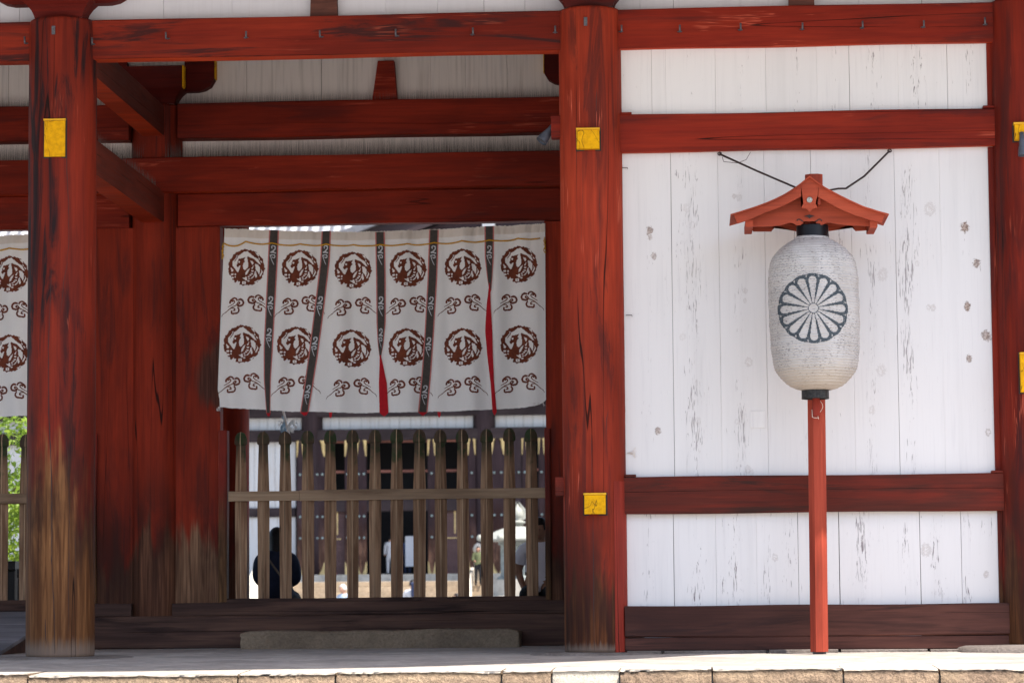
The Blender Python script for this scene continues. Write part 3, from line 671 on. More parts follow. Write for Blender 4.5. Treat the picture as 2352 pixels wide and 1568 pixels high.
# roof with deep eaves (above the picture), its edge shaped to set the floor shadow and sun on the post
rf = MB(); ev = [(-16, -5.0), (-3.2, -5.0), (-.4, -4.95), (1.4, -4.6), (2.3, -4.0), (3.0, -3.3), (3.6, -2.45), (4.1, -2.1), (5.0, -2.04), (12, -2.04)]
vs = []; 
for x, y in ev: vs += [(x, y, 5.50), (x, y, 5.72), (x, .1, 7.1), (x, .1, 6.85)]
fs = []
for i in range(len(ev)-1):
    o = i*4; fs += [(o, o+4, o+5, o+1), (o+1, o+5, o+6, o+2), (o+3, o+2, o+6, o+7), (o, o+3, o+7, o+4)]
rf.add(vs, fs); rf.add([(-16, .1, 7.1), (12, .1, 7.1), (12, YI, 9.6), (-16, YI, 9.6)], [(0, 1, 2, 3)]); rf.add([(-16, YI, 9.6), (12, YI, 9.6), (12, 13.2, 5.7), (-16, 13.2, 5.7)], [(0, 1, 2, 3)])
rf.build('roof', 'asphalt_roof', gate)
MB().box(-16, 12, .12, YB+.2, 6.62, 6.70).build('ceiling', 'asphalt_roof', gate)
MB().box(4.2, 12, .3, YB, 0.0, 6.6).build('side_wall', 'plank_top', gate)
MB().box(-16, -8.61, .3, .4, 0.0, 6.6).build('side_wall', 'plank_top', gate)
for xe in (X2+.1,): MB().box(xe, xe+4.9, -.02, .02, 0.02, 6.6).build('side_wall', 'plank_top', gate)

# ================================================================== stone step
def rough_block(name, x0, x1, y0, y1, z0, z1, mat, seed, nx=60):
    rr = np.random.default_rng(seed); vs = []; sec = []
    r_ = .03
    for t in range(5): a = math.pi*.5*t/4; sec.append((y0+r_-r_*math.cos(a), z1-r_+r_*math.sin(a)))
    sec = [(y0, z0), (y0, z0+(z1-z0)*.35), (y0, z0+(z1-z0)*.7)]+sec+[(y0+(y1-y0)*.5, z1), (y1, z1), (y1, z0)]
    n = len(sec); ph = rr.random(8)*6
    for i in range(nx+1):
        x = x0+(x1-x0)*i/nx; e = min(1., min(i, nx-i)/1.5+.0)
        for j, (y, z) in enumerate(sec):
            jj = .005*(rr.random()-.5)*2
            vs.append((x+(0 if 0 < i < nx else jj*2), y+jj+(1-e)*.012*(j < 8), z+(jj*.8+.006*math.sin(x*3+ph[0])+.004*math.sin(x*9+ph[1])-(1-e)*.02 if 2 < j < n-1 else 0)))
    fs = [(i*n+j, (i+1)*n+j, (i+1)*n+j+1, i*n+j+1) for i in range(nx) for j in range(n-1)]
    fs += [tuple(range(n)), tuple(nx*n+j for j in range(n-1, -1, -1))]
    return MB().add(vs, fs, 0, False).build(name, mat)
sy = 3.25
tag(rough_block('step_stone', PX(551, 1470, sy), PX(1190, 1470, sy), sy, YI-.335, -.01, PZ(870, 1447, sy), 'step', 4), 'long rough granite step stone lying before the gate threshold', 'step')

# ================================================================== picket fences
FY = YI-.09
def picket_mesh():
    prof = [(.050, .43), (.052, .60), (.0545, 1.2), (.0545, 1.46), (.050, 1.62), (.045, 1.80), (.0425, 1.905), (.0445, 1.912), (.0560, 1.920), (.0575, 1.940), (.0565, 1.965), (.050, 1.995), (.036, 2.022), (.016, 2.036), (.002, 2.038)]
    vs = []; fs = []
    for hw, z in prof:
        d = .030*hw/.0545
        w2 = .0045 if z < 1.95 else .003
        vs += [(-hw, 0, z), (-hw, -d*.35, z), (-w2, -d*1.5, z), (w2, -d*1.5, z), (hw, -d*.35, z), (hw, 0, z), (hw*.8, d, z), (-hw*.8, d, z)]
    n = 8
    fs = [(i*n+k, i*n+(k+1) % n, (i+1)*n+(k+1) % n, (i+1)*n+k) for i in range(len(prof)-1) for k in range(n)]
    fs += [tuple(range(n-1, -1, -1)), tuple((len(prof)-1)*n+k for k in range(n))]
    q = MB().add(vs, fs)
    for i in range(len(prof)-1): q.mi[i*n+2] = 1
    return q.mesh('picket', ['picket', 'picket_edge'])
pm = picket_mesh()
pcx = [555, 606, 657, 708, 759, 810, 861, 911, 963, 1014, 1065, 1118, 1170, 1223]
def fence(dx, label, ends=True, pdx=0.):
    f = thing('picket_fence', label, 'fence', (-2.1+dx, FY, .43), 'picket fences across the gate openings')
    for x in pcx:
        o = bpy.data.objects.new('picket', pm); COL.objects.link(o); p = P(x, 1250, FY)
        o.location = Vector((p.x+dx+pdx, FY+.0, random.uniform(-.006, .006))); o.scale = (random.uniform(1.02, 1.09), 1, 1); o.rotation_euler = (0, random.uniform(-.004, .004), 0)
        o.parent = f; o.matrix_parent_inverse = Matrix.Translation(-f.location)
    xa, xs, xb = PX(527, 1137, FY)+dx, PX(690, 1137, FY)+dx, PX(1254, 1137, FY)+dx
    za, zb = PZ(700, 1149, FY-.07), PZ(700, 1125, FY-.07)
    MB().bar('X', xa, xs-.001, FY-.066, FY-.022, za, zb-.004, .004, 5, .002).build('upper_rail', 'rail', f)
    MB().bar('X', xs+.001, xb, FY-.068, FY-.022, za, zb, .004, 12, .0025).build('upper_rail', 'rail', f)
    xm = PX(1040, 1380, FY)+dx
    MB().bar('X', PX(515, 1380, FY)+dx, xm-.001, FY-.07, FY+.05, .420, .462, .005, 8, .002).build('lower_rail', 'sill_in', f)
    MB().bar('X', xm+.001, PX(1256, 1380, FY)+dx, FY-.072, FY+.05, .420, .466, .005, 5, .002).build('lower_rail', 'sill_in', f)
    if ends:
        MB().bar('Z', PX(504, 1200, FY)+dx, PX(524, 1200, FY)+dx, FY-.075, FY+.06, .430, PZ(514, 989, FY), .006, 6, .002).build('end_post', 'post_red', f)
        MB().bar('Z', PX(1253, 1200, FY)+dx, PX(1266, 1200, FY)+dx, FY-.08, FY+.06, .430, PZ(1258, 985, FY), .006, 6, .002).build('end_post', 'post_red', f)
    return f
fence(0, 'weathered picket fence with mossy round tops before the seated people')
fence(-4.3, 'weathered picket fence before the green tree, behind the worn column', pdx=-.09)

# ================================================================== curtains
CY = YI-.165
topx = [515, 630, 750, 873, 997, 1124, 1252]; topy = [527, 531, 534, 533.5, 529, 521.5, 515.5]
botx = [497, 612, 737, 872, 997, 1130, 1254]; boty = [933, 941, 946, 947.5, 944.5, 940, 929]
def ip(a, u):
    i = max(0, min(5, int(u))); t = u-i; return a[i]*(1-t)+a[i+1]*t
def cpt(u, v):
    sag = math.sin(math.pi*(u % 1))
    x = ip(topx, u)*(1-v)+ip(botx, u)*v
    y = (ip(topy, u)+sag*.8)*(1-v)+(ip(boty, u)+sag*1.2)*v
    return x, y
fold_ph = [random.uniform(0, 6.28) for _ in range(8)]
def fold(X, Z):
    t = (3.98-Z)/1.75
    d = .028*math.sin(X*9.+fold_ph[0]+.5*math.sin(Z*1.7))*(.35+t)+.014*math.sin(X*21+fold_ph[1]+Z*.9)+.005*math.sin(X*34-Z*2.2+fold_ph[4])+.004*math.sin(X*47+fold_ph[2])*max(0, 1-t*1.6)+.0032*math.sin(X*83+fold_ph[3])*max(0, 1-t*3)
    return d+.018*math.sin(X*2.1+Z*1.4)*t
def onc(x, y, d=0.):
    p = P(x, y, CY); return (p.x, CY+fold(p.x, p.z)-d, p.z)
# stencils -----------------------------------------------------------
def inpoly(px, py, poly):
    ins = np.zeros(px.shape, bool); n = len(poly); j = n-1
    for i in range(n):
        xi, yi = poly[i]; xj, yj = poly[j]
        c = ((yi > py) != (yj > py)) & (px < (xj-xi)*(py-yi)/((yj-yi) or 1e-9)+xi); ins ^= c; j = i
    return ins
def seg(px, py, a, b):
    dx, dy = b[0]-a[0], b[1]-a[1]; L = dx*dx+dy*dy or 1e-9
    t = np.clip(((px-a[0])*dx+(py-a[1])*dy)/L, 0, 1); return np.hypot(px-a[0]-t*dx, py-a[1]-t*dy)
def smooth_poly(pts, k=2):
    for _ in range(k):
        q = [pts[0]]
        for a, b in zip(pts[:-1], pts[1:]): q += [(a[0]*.75+b[0]*.25, a[1]*.75+b[1]*.25), (a[0]*.25+b[0]*.75, a[1]*.25+b[1]*.75)]
        pts = q+[pts[-1]]
    return pts
def phoenix():
    N = 84; g_ = 140+np.arange(N)*(750/N)+4.5; X, Y = np.meshgrid(g_, g_)
    a = np.arctan2(Y-515, X-515); r = np.hypot(X-515, (Y-515)*1.01)
    m = r < 350+7*np.sin(11*a+1)+5*np.sin(23*a)+4*np.sin(37*a)
    W_ = [[(250, 395), (325, 310), (400, 270), (480, 212), (545, 205), (600, 250), (560, 285), (540, 320), (500, 320), (430, 340), (370, 350), (350, 400), (345, 440), (320, 470), (340, 500), (365, 505), (385, 480), (410, 480), (370, 590), (345, 605), (300, 540), (245, 470)],
          [(500, 325), (535, 315), (550, 380), (560, 450), (555, 510), (520, 550), (490, 570), (465, 540), (455, 490), (470, 430), (500, 395), (480, 375)],
          [(545, 300), (600, 250), (680, 315), (740, 345), (765, 400), (795, 455), (760, 440), (720, 405), (660, 345), (600, 325)],
          [(685, 440), (735, 455), (772, 505), (778, 560), (760, 645), (738, 600), (700, 560), (690, 500)],
          [(795, 540), (828, 590), (790, 672), (765, 672), (800, 600)], [(650, 805), (748, 745), (742, 772), (690, 802)], [(690, 215), (752, 275), (755, 300), (700, 245)],
          [(748, 315), (772, 345), (766, 365), (745, 342)], [(778, 365), (818, 400), (812, 425), (785, 400)], [(205, 500), (262, 555), (258, 588), (226, 588)],
          [(285, 815), (318, 790), (345, 752), (362, 788), (405, 782), (382, 832), (330, 828)], [(442, 706), (490, 720), (508, 690), (534, 698), (542, 764), (508, 762)],
          [(590, 532), (562, 600), (540, 645), (505, 668), (503, 620), (545, 560)], [(705, 575), (692, 642), (640, 722), (600, 734), (660, 670), (680, 600)], [(706, 606), (724, 682), (690, 724), (688, 650)],
          [(598, 380), (648, 398), (658, 430), (640, 465), (612, 430)], [(660, 475), (642, 545), (610, 532)], [(300, 395), (330, 335), (345, 335), (310, 400)]]
    m2 = np.zeros_like(m)
    for p in W_: m2 |= inpoly(X, Y, p)
    m2 &= ~((seg(X, Y, (290, 390), (350, 310)) < 7))
    for ex, ey, ea, eb in ((240, 638, 28, 20), (300, 640, 16, 15), (245, 705, 28, 18), (300, 690, 14, 13), (258, 762, 26, 16), (635, 580, 25, 12), (628, 632, 22, 14), (600, 662, 22, 14), (570, 692, 20, 12), (575, 730, 20, 12), (565, 774, 22, 14), (380, 405, 20, 18), (335, 285, 14, 12)):
        m2 |= ((X-ex)/ea)**2+((Y-ey)/eb)**2 < 1
    sq = (abs(X-479) < 32) & (abs(Y-812) < 28) & ~((abs(X-477) < 10) & (abs(Y-809) < 9)); m2 |= sq
    return X-515, Y-515, m & ~m2, 750/N, 360.
def strokes(lines, x0, x1, y0, y1, cell, jag=0.):
    X, Y = np.meshgrid(np.arange(x0, x1, cell)+cell/2, np.arange(y0, y1, cell)+cell/2); m = np.zeros(X.shape, bool)
    for pts, w0, w1 in lines:
        pts = smooth_poly(pts); n = len(pts)-1
        for i in range(n): m |= seg(X, Y, pts[i], pts[i+1]) < (w0+(w1-w0)*i/n)
    return X, Y, m, cell
CL = [([(40, 1470), (62, 1420), (130, 1380), (200, 1310), (260, 1270), (330, 1250), (360, 1200), (390, 1183), (408, 1208), (385, 1226)], 3.5, 15.8),
      ([(385, 1145), (430, 1133), (472, 1168), (486, 1210), (466, 1252), (420, 1262), (372, 1270), (354, 1236)], 18.9, 19.2),
      ([(205, 1200), (208, 1165), (245, 1130), (290, 1103), (336, 1120), (346, 1150)], 17.0, 15.8), ([(165, 1282), (230, 1242), (280, 1212), (302, 1172), (276, 1152), (250, 1170)], 4.6, 17.5),
      ([(80, 1412), (160, 1350), (220, 1302), (265, 1293), (302, 1320), (300, 1348), (278, 1345)], 3.5, 15.8), ([(236, 1360), (230, 1392), (250, 1412), (300, 1402), (345, 1402), (386, 1372), (386, 1322), (366, 1300)], 17.0, 15.8)]
def stencil(name, parent, mapf, X, Y, m, cell, mat, d):
    h = cell/2; ys, xs = np.nonzero(m); mb = MB(); idx = {}
    for r_, c_ in zip(ys, xs):
        q = []
        for dr, dc in ((0, 0), (1, 0), (1, 1), (0, 1)):
            k = (r_+dr, c_+dc)
            if k not in idx: idx[k] = len(mb.v); mb.v.append(mapf(X[0, 0]-h+(c_+dc)*cell, Y[0, 0]-h+(r_+dr)*cell, d))
            q.append(idx[k])
        mb.f.append(tuple(q)); mb.mi.append(0); mb.sm.append(True)
    return mb.build(name, mat, parent)
PHX = phoenix(); CLD = strokes(CL, 20, 500, 1085, 1480, 6.2)
SCR = strokes([([(1050, 205), (1040, 175), (1075, 160), (1110, 185), (1100, 225), (1070, 255), (1035, 275)], 9, 11), ([(1035, 280), (1075, 270), (1110, 285)], 8, 12), ([(1065, 355), (1080, 370), (1110, 360), (1105, 325), (1070, 315), (1035, 325)], 7, 8), ([(1030, 325), (1045, 390), (1095, 480)], 9, 3)], 1010, 1130, 150, 490, 8)
SCR = (SCR[0]-1070, SCR[1]-310, SCR[2], SCR[3])
er1 = [(566, 615), (689, 616), (811, 620), (937, 617), (1063, 614), (1192, 607)]; er2 = [(556, 790), (680, 793), (808, 800), (936, 798), (1063, 797), (1193, 790)]
def make_curtain():
    cu = thing('gate_curtain', 'off white curtain with brown bird roundels hung before the seated people', 'curtain', tuple(P(880, 530, CY)), 'printed curtains in the gate openings')
    panels = []
    for i in range(6):
        NU, NV = 26, 40; vs = []; fs = []
        for b in range(NV+1):
            for a in range(NU+1):
                u = i+a/NU; v = b/NV; x, y = cpt(min(u, 5.9999), v)
                if b == NV: y += random.uniform(-.6, .6)
                if i == 0 and v > .9 and a < 3: x -= (v-.9)*40*(3-a)/3; y += (v-.9)*30*(3-a)/3
                if i == 5 and v > .93 and a > NU-5: y -= (v-.93)*160*((a-NU+5)/5)**2
                vs.append(onc(x, y))
        fs = [(b*(NU+1)+a, (b+1)*(NU+1)+a, (b+1)*(NU+1)+a+1, b*(NU+1)+a+1) for b in range(NV) for a in range(NU)]
        pn = MB().add(vs, fs, 0, True).build('cloth_panel', 'cloth', cu); panels.append(pn)
        # gathered heading
        vs = []; 
        for b in range(5):
            for a in range(NU*2+1):
                u = min(i+a/NU/2, 5.9999); x, y = cpt(u, 0); yy = y-1.2+b*4.6; q = onc(x, yy); vs.append((q[0], q[1]-.005-.004*abs(math.sin(u*41+b*.4+i)), q[2]+(random.uniform(0, .008) if b == 0 else 0)))
        n = NU*2+1; MB().add(vs, [(b*n+a, (b+1)*n+a, (b+1)*n+a+1, b*n+a+1) for b in range(4) for a in range(n-1)], 0, True).build('heading', 'hem', pn)
        for (ex, ey), rr in ((er1[i], 43.), (er2[i], 44.5)):
            X, Y, m, c, RR = PHX; k = rr/RR
            stencil('roundel_print', pn, lambda x, y, d: onc(ex+x*k, ey+y*k, d), X, Y, m, c, 'print', .0022)
        for ey, dxr, (cx0, cy0) in ((92, 0, er1[i]), (97, 0, er2[i])):
            X, Y, m, c = CLD; k = .118
            for sgn in (1, -1):
                oy = -6 if sgn < 0 else 0
                stencil('cloud_print', pn, lambda x, y, d: onc(cx0+sgn*((x-500)*k-3.5), cy0+ey+(y-1300)*k+oy, d), X, Y, m, c, 'print', .0022)
    # sewn seams
    # hanging ribbons
    RB = [([(630, 529, 8.5), (627, 600, 8.5), (622, 700, 8.3), (617, 800, 8), (614.5, 870, 6), (616, 948, 3.4)], None),
          ([(750, 531, 8.5), (747, 600, 8.5), (733, 720, 8.5), (720, 820, 8.5), (709, 890, 8.3), (699, 946, 8)], None),
          ([(873, 533, 8.5), (875, 640, 8.5), (875.5, 740, 8), (874.5, 790, 5), (874, 818, 1.6)], [(874, 816, 1.2), (876, 835, 3), (880, 880, 7.5), (883, 948, 8.6)]),
          ([(997, 528, 8.5), (993, 640, 8.5), (986, 760, 8.3), (979, 860, 8.3), (971, 946, 8)], None),
          ([(1124, 520, 8.5), (1124, 590, 8), (1125, 640, 4.5), (1126, 665, 2.)], [(1125, 650, 1.), (1122.5, 700, 4), (1122.5, 760, 7), (1126, 820, 5.5), (1131, 880, 3.5), (1136, 945, 4)])]
    def strip(pts, mats, name, par, d, widths, red=False):
        # resample
        n = 36; ys = np.linspace(pts[0][1], pts[-1][1], n+1); xs = np.interp(ys, [p[1] for p in pts], [p[0] for p in pts]); ws = np.interp(ys, [p[1] for p in pts], [p[2] for p in pts])
        vs = []; k = len(widths)
        for x, y, w_ in zip(xs, ys, ws):
            for f in widths:
                q = onc(x+f*w_, y, d); vs.append((q[0], q[1]-.003*(1-f*f), q[2]))
        fs = [(i*k+j, (i+1)*k+j, (i+1)*k+j+1, i*k+j+1) for i in range(n) for j in range(k-1)]
        mb = MB(); mb.v = vs; mb.f = fs; mb.mi = [(0 if red else (1 if j in (0, k-2) else 0)) for i in range(n) for j in range(k-1)]; mb.sm = [True]*len(fs)
        # pointed tip
        x, y, w_ = xs[-1], ys[-1], ws[-1]; o = len(mb.v); e = n*k
        t1 = onc(x-w_*.75, y+4, d); t2 = onc(x+w_*.75, y+4, d); t3 = onc(x, y+9, d)
        mb.v += [t1, t2, t3]; mb.f.append((e, o, o+2, o+1, e+k-1)); mb.mi.append(len(mats)-1); mb.sm.append(False)
        return mb.build(name, mats, par)
    for i, (pts, red) in enumerate(RB):
        rb = strip(pts, ['ribbon', 'ribbon_edge', 'ribbon_red'], 'ribbon', cu, .012, [-1.32, -1., -.33, .33, 1., 1.32])
        if red: strip(red, ['ribbon_red', 'ribbon_red'], 'ribbon_back', rb, .014, [-1.2, -.4, .4, 1.2], True)
        for yy in ((585, 702, 795, 905) if i in (1, 3) else (585, 702, 775)):
            if i == 4 and yy > 600: continue
            ym = [p[1] for p in pts]
            if yy > ym[-1]-20: continue
            xx = float(np.interp(yy, ym, [p[0] for p in pts])); ww = float(np.interp(yy, ym, [p[2] for p in pts]))/8.5; sl_ = (float(np.interp(yy+20, ym, [p[0] for p in pts]))-xx)/20
            X, Y, m, c = SCR; k = .136
            stencil('scroll_print', rb, lambda x, y, d: onc(xx+x*k*ww*.95+y*k*sl_, yy+y*k, d), X, Y, m, c, 'ribbon_print', .0175)
    for x, y, c in ((617, 950, 0), (760, 955, 1), (703, 948, 0), (1008, 953, 1)):
        q = onc(x, y, -.012); MB().add([(q[0]-.016, q[1], q[2]+.05), (q[0]+.016, q[1], q[2]+.05), (q[0]+.012, q[1], q[2]-.005), (q[0], q[1], q[2]-.025), (q[0]-.012, q[1], q[2]-.005)], [(4, 3, 2, 1, 0)]).build('ribbon_tail', 'ribbon_red', cu)
    # yellow cord laced through
    nodes = [(513, 558), (566, 556), (626, 559), (690, 561), (750, 561.5), (812, 562), (873, 562), (937, 560.5), (997, 557.5), (1061, 554.5), (1124, 552), (1190, 548), (1248, 546)]
    pts = []
    for (x0, y0), (x1, y1) in zip(nodes[:-1], nodes[1:]):
        for t in np.linspace(0, 1, 9)[:-1]:
            pts.append(onc(x0+(x1-x0)*t, y0+(y1-y0)*t+4*t*(1-t)*(9 if x0 == 513 else 3.6), .019))
    MB().tube(pts, .0068, 6).build('cord', 'cord', cu)
    for bx, by, sg_ in ((513, 558, 1), (1250, 545, -1)):
        pts = [onc(bx, by, .02)]
        for k in range(26):
            pts.append(onc(bx+sg_*(-1.2+2.4*math.sin(k*1.3)), by+4+k*1.3 % 30+4*math.sin(k*.9), .02+.006*math.sin(k)))
        MB().tube(pts, .004, 5).build('cord_knot', 'cord', cu)
    # frayed threads
    for k in range(9):
        x = 497+random.uniform(-3, 8); q = onc(x, 932, 0); MB().tube([q, (q[0]-.006, q[1]-.004, q[2]-.02), (q[0]+random.uniform(-.03, .01), q[1]-.005, q[2]-random.uniform(.03, .06))], .0022, 4).build('thread', 'cloth', cu)
        x = 1222+random.uniform(0, 30); q = onc(x, 924, 0); MB().tube([q, (q[0]+.006, q[1]-.004, q[2]-.02), (q[0]+random.uniform(-.01, .03), q[1]-.005, q[2]-random.uniform(.02, .04))], .0022, 4).build('thread', 'cloth', cu)
    return cu
cur = make_curtain()
cur2 = link_copy(cur); cur2.location.x += -1053*.00411; cur2['label'] = 'off white curtain with brown bird roundels behind the worn column'

# ================================================================== standing lantern
LY = -.5
lx, lz = PX(1882, 1500, LY), FL(LY)
lp = thing('lantern_post', 'orange red octagonal lantern post with a small gabled roof before the white wall', 'lantern post', (lx, LY, lz))
ptop = P(1869, 402, LY); tilt = (ptop.x-lx)
def octpost(z0, z1, r, y, nseg=10):
    vs = []
    for i in range(nseg+1):
        z = z0+(z1-z0)*i/nseg; x = lx+tilt*(z-lz)/(ptop.z-lz)
        for k in range(8):
            a = R(22.5)+k*math.pi/4; vs.append((x+r*math.cos(a), y+r*math.sin(a), z))
    fs = [(i*8+k, i*8+(k+1) % 8, i*8+8+(k+1) % 8, i*8+8+k) for i in range(nseg) for k in range(8)]+[tuple(range(7, -1, -1)), tuple(nseg*8+k for k in range(8))]
    return MB().add(vs, fs)
octpost(lz+.015, ptop.z, .0735, LY).build('post', 'lant_red', lp)
MB().box(lx-.05, lx+.05, LY-.05, LY+.05, lz-.004, lz+.02).build('post_foot', 'black_iron', lp)
RY = LY-.42                                  # the front of the little roof
def rp(zx, zy, Y=None):                      # roof detail measured in a close-up of the photo
    p = P((2040+zx/4.9)*.81667, (470+zy/4.9)*.81667, RY if Y is None else Y); return (p.x, p.z)
up = [(70, 660), (180, 628), (300, 590), (430, 548), (560, 500), (690, 445), (800, 390), (890, 335), (960, 290), (1040, 230), (1100, 180), (1160, 135)]
upR = [(1222, 180), (1290, 232), (1365, 283), (1440, 325), (1600, 410), (1750, 482), (1900, 550), (2080, 607), (2250, 655)]
loL = [(165, 775), (290, 735), (430, 680), (560, 620), (690, 575), (800, 530), (930, 465), (1040, 405)]; loR = [(1270, 405), (1390, 470), (1520, 545), (1660, 610), (1800, 665), (2030, 735), (2155, 765)]
front = [(118, 652)]+up[1:]+upR[:-1]+[(2205, 648)]+loR[::-1]+[(1252, 450), (1245, 500), (1270, 558), (1205, 570), (1163, 620), (1120, 575), (1048, 558), (1075, 500), (1070, 450)]+loL[::-1]
MB().prism([rp(*q) for q in front][::-1], RY, RY+.035).build('barge_board', 'lant_roof', lp)
sheet = up+upR
vs = []
for x, y in sheet:
    a = rp(x, y-6); b = rp(x, y+12); vs += [(a[0], RY-.03, a[1]), (b[0], RY-.03, b[1]), (b[0], RY+.62, b[1]), (a[0], RY+.62, a[1])]
fs = [(i*4+k, i*4+4+k, i*4+4+(k+1) % 4, i*4+(k+1) % 4) for i in range(len(sheet)-1) for k in range(4)]+[(3, 2, 1, 0), tuple(len(vs)-4+k for k in range(4))]
MB().add(vs, fs).build('roof_sheet', 'lant_roof', lp)
gab = [(300, 735), (330, 690), (560, 540), (800, 430), (1040, 270), (1160, 190), (1270, 270), (1400, 350), (1660, 485), (2000, 660), (2015, 735), (2030, 770), (1990, 785), (1700, 775), (1560, 760), (1450, 738), (1400, 742), (1340, 772), (1285, 770), (1255, 740), (1262, 722), (1170, 722), (1078, 724), (1080, 745), (1045, 772), (985, 776), (935, 748), (880, 742), (780, 775), (640, 792), (330, 795)]
G1 = MB().prism([rp(*q) for q in gab][::-1], RY+.11, RY+.135).build('gable_board', 'lant_roof', lp)
for sgn, cx in ((1, 1020), (-1, 1310)):
    pts = [rp(cx+sgn*a, b) for a, b in ((-28, 718), (-18, 700), (0, 694), (22, 700), (40, 716), (58, 724))]; MB().tube([(x, RY+.108, z) for x, z in pts], .0045, 5).build('scroll_line', 'black_iron', G1)
bk = [(330, 800), (1040, 420), (1160, 360), (1270, 420), (2060, 790), (2080, 862), (1795, 882), (1765, 850), (1750, 815), (1720, 800), (1640, 830), (1540, 862), (1430, 882), (1160, 895), (970, 884), (860, 862), (770, 832), (710, 815), (672, 830), (668, 850), (650, 860), (635, 888), (385, 888), (345, 830)]
MB().prism([rp(x, y, RY+.5) for x, y in bk][::-1], RY+.48, RY+.51).build('gable_board', 'lant_roof', lp)
for sx in (330, 2050):
    a = rp(sx, 770); MB().bar('Y', a[0]-.03, a[0]+.03, RY+.05, RY+.5, a[1]-.025, a[1]+.03, .004, 2, 0).build('eave_rail', 'lant_roof', lp)
a = rp(1160, 452); ros = MB(); ros.lathe([(.0225, 0), (.0225, .006), (.016, .010), (.015, .006), (.008, .012), (.001, .014)], 0, 0, 14)
ros.v = [(a[0]+x, RY-.001-z, a[1]+y) for x, y, z in ros.v]; ros.f = [f[::-1] for f in ros.f]; ros.build('rosette', 'silver', lp)
a = rp(1165, 652); MB().prism([(a[0]-.042, a[1]), (a[0]-.012, a[1]-.006), (a[0], a[1]-.018), (a[0]+.014, a[1]-.008), (a[0]+.042, a[1]), (a[0], a[1]+.012)], RY+.102, RY+.108).build('cut_out', 'backing', lp)
# bracket holding the lantern from the post
cz = PZ(1866, 510, LY-.2)
MB().bar('Y', ptop.x-.02, ptop.x+.03, RY+.02, LY, PZ(1866, 478, LY-.2), PZ(1866, 462, LY-.2), .004, 2, 0).build('hanger_arm', 'lant_red', lp)
MB().tube([(ptop.x+.0, LY-.215, cz+.02), (ptop.x+.0, LY-.215, PZ(1866, 478, LY-.2))], .006, 6).build('hanger_rod', 'gold', lp)
hb = P(1874, 918, LY-.09); he = P(1874, 955, LY-.09)
MB().bar('Z', hb.x-.028, hb.x+.030, LY-.125, LY-.06, he.z, hb.z+.02, .008, 3, .001).build('hook_block', 'post_patch', lp)
MB().tube([(hb.x+.033+.02*math.sin(t*.9), LY-.10, hb.z-.01-(hb.z-he.z+.015)*t/6) for t in range(7)]+[(hb.x+.033-.065*t/4, LY-.135, he.z-.012-.006*math.sin(t*.8)) for t in range(1, 5)]+[(hb.x-.033, LY-.12, he.z+.05)], .0022, 5).build('binding_cord', 'hem', lp)
# stay wires to the rail
wy = -.07; w0 = P(1653, 354, wy); w1 = P(1828, 431, LY+.02); w2 = P(1905, 437, LY+.02); w3 = P(1943, 433, LY+.1); w4 = P(1985, 405, LY+.35); w5 = P(2043, 347, wy)
MB().tube([w0, (w0+w1)*.5-Vector((0, 0, .004)), w1], .0085, 6).build('stay_wire', 'rust_wire', lp)
MB().tube([w2, w3-Vector((.06, 0, 0)), w3, w3+(w4-w3)*.3, w4, w5], .0085, 6).build('stay_wire', 'rust_wire', lp)
for q in (w0, w5):
    MB().tube([(q.x+.014*math.cos(t), wy-.012, q.z+.012*math.sin(t)) for t in np.linspace(0, 6.3, 11)], .006, 5).build('wire_eye', 'rust_wire', lp)
MB().tube([w0+Vector((.02, -.03, -.03)), w0+Vector((.03, -.05, -.07)), w0+Vector((.14, -.06, -.085)), w0+Vector((.21, -.07, -.06)), w0+Vector((.245, -.07, -.0))], .0025, 4).build('loose_wire', 'rust_wire', lp)

# paper lantern ------------------------------------------------------
PY = LY-.20
lc = P(1870, 720, PY)
pl = thing('paper_lantern', 'white ribbed paper lantern with a dark petal crest hanging under the small roof', 'lantern', (lc.x, PY, PZ(1870, 905, PY)))
kz = .81667/1.96                              # close-up px -> photo px
zc = lambda zy: PZ(1868, (400+zy/1.96)*.81667, PY)
mpp = (P(1869, 700, PY)-P(1868, 700, PY)).length*kz
prof = [(520, 84), (536, 96), (545, 116), (554, 133), (571, 157), (588, 180), (606, 198), (641, 222), (676, 236), (711, 242), (760, 245), (850, 247), (1000, 246), (1100, 242), (1160, 239), (1200, 234), (1240, 226), (1270, 213), (1300, 192), (1325, 166), (1345, 138), (1358, 110), (1366, 80)]
pz_, pr_ = np.array([zc(a) for a, b in prof]), np.array([b*mpp for a, b in prof])
NR = 56; zt, zb_ = pz_[0], pz_[-1]
def lrad(z, rib=True):
    r = float(np.interp(z, pz_[::-1], pr_[::-1]))
    if rib: ph = (zt-z)/(zt-zb_)*NR; r += .0065*abs(math.sin(math.pi*ph))*(1+.35*math.sin(ph*1.9)*math.sin(ph*.37))+.0018*math.sin(ph*.8+1)
    return r
lean = .012
def lcx(z): return lc.x+(z-(zt+zb_)/2)*-.012
mb = MB(); seg_ = 72; nz = NR*5
vs = []
for i in range(nz+1):
    z = zt+(zb_-zt)*i/nz; r = lrad(z)
    for k in range(seg_):
        a = 2*math.pi*k/seg_; vs.append((lcx(z)+r*math.cos(a), PY+r*math.sin(a), z))
mb.add(vs, [(i*seg_+k, (i+1)*seg_+k, (i+1)*seg_+(k+1) % seg_, i*seg_+(k+1) % seg_) for i in range(nz) for k in range(seg_)], 0, True)
body = mb.build('paper_body', 'paper', pl)
for a in (R(-91), R(-128), R(-52)):            # glued seams
    MB().tube([(lcx(z)+(lrad(z)+.0004)*math.cos(a), PY+(lrad(z)+.0004)*math.sin(a), z) for z in np.linspace(zt-.01, zb_+.02, 120)], .0012, 4).build('paper_seam', 'paper', body)
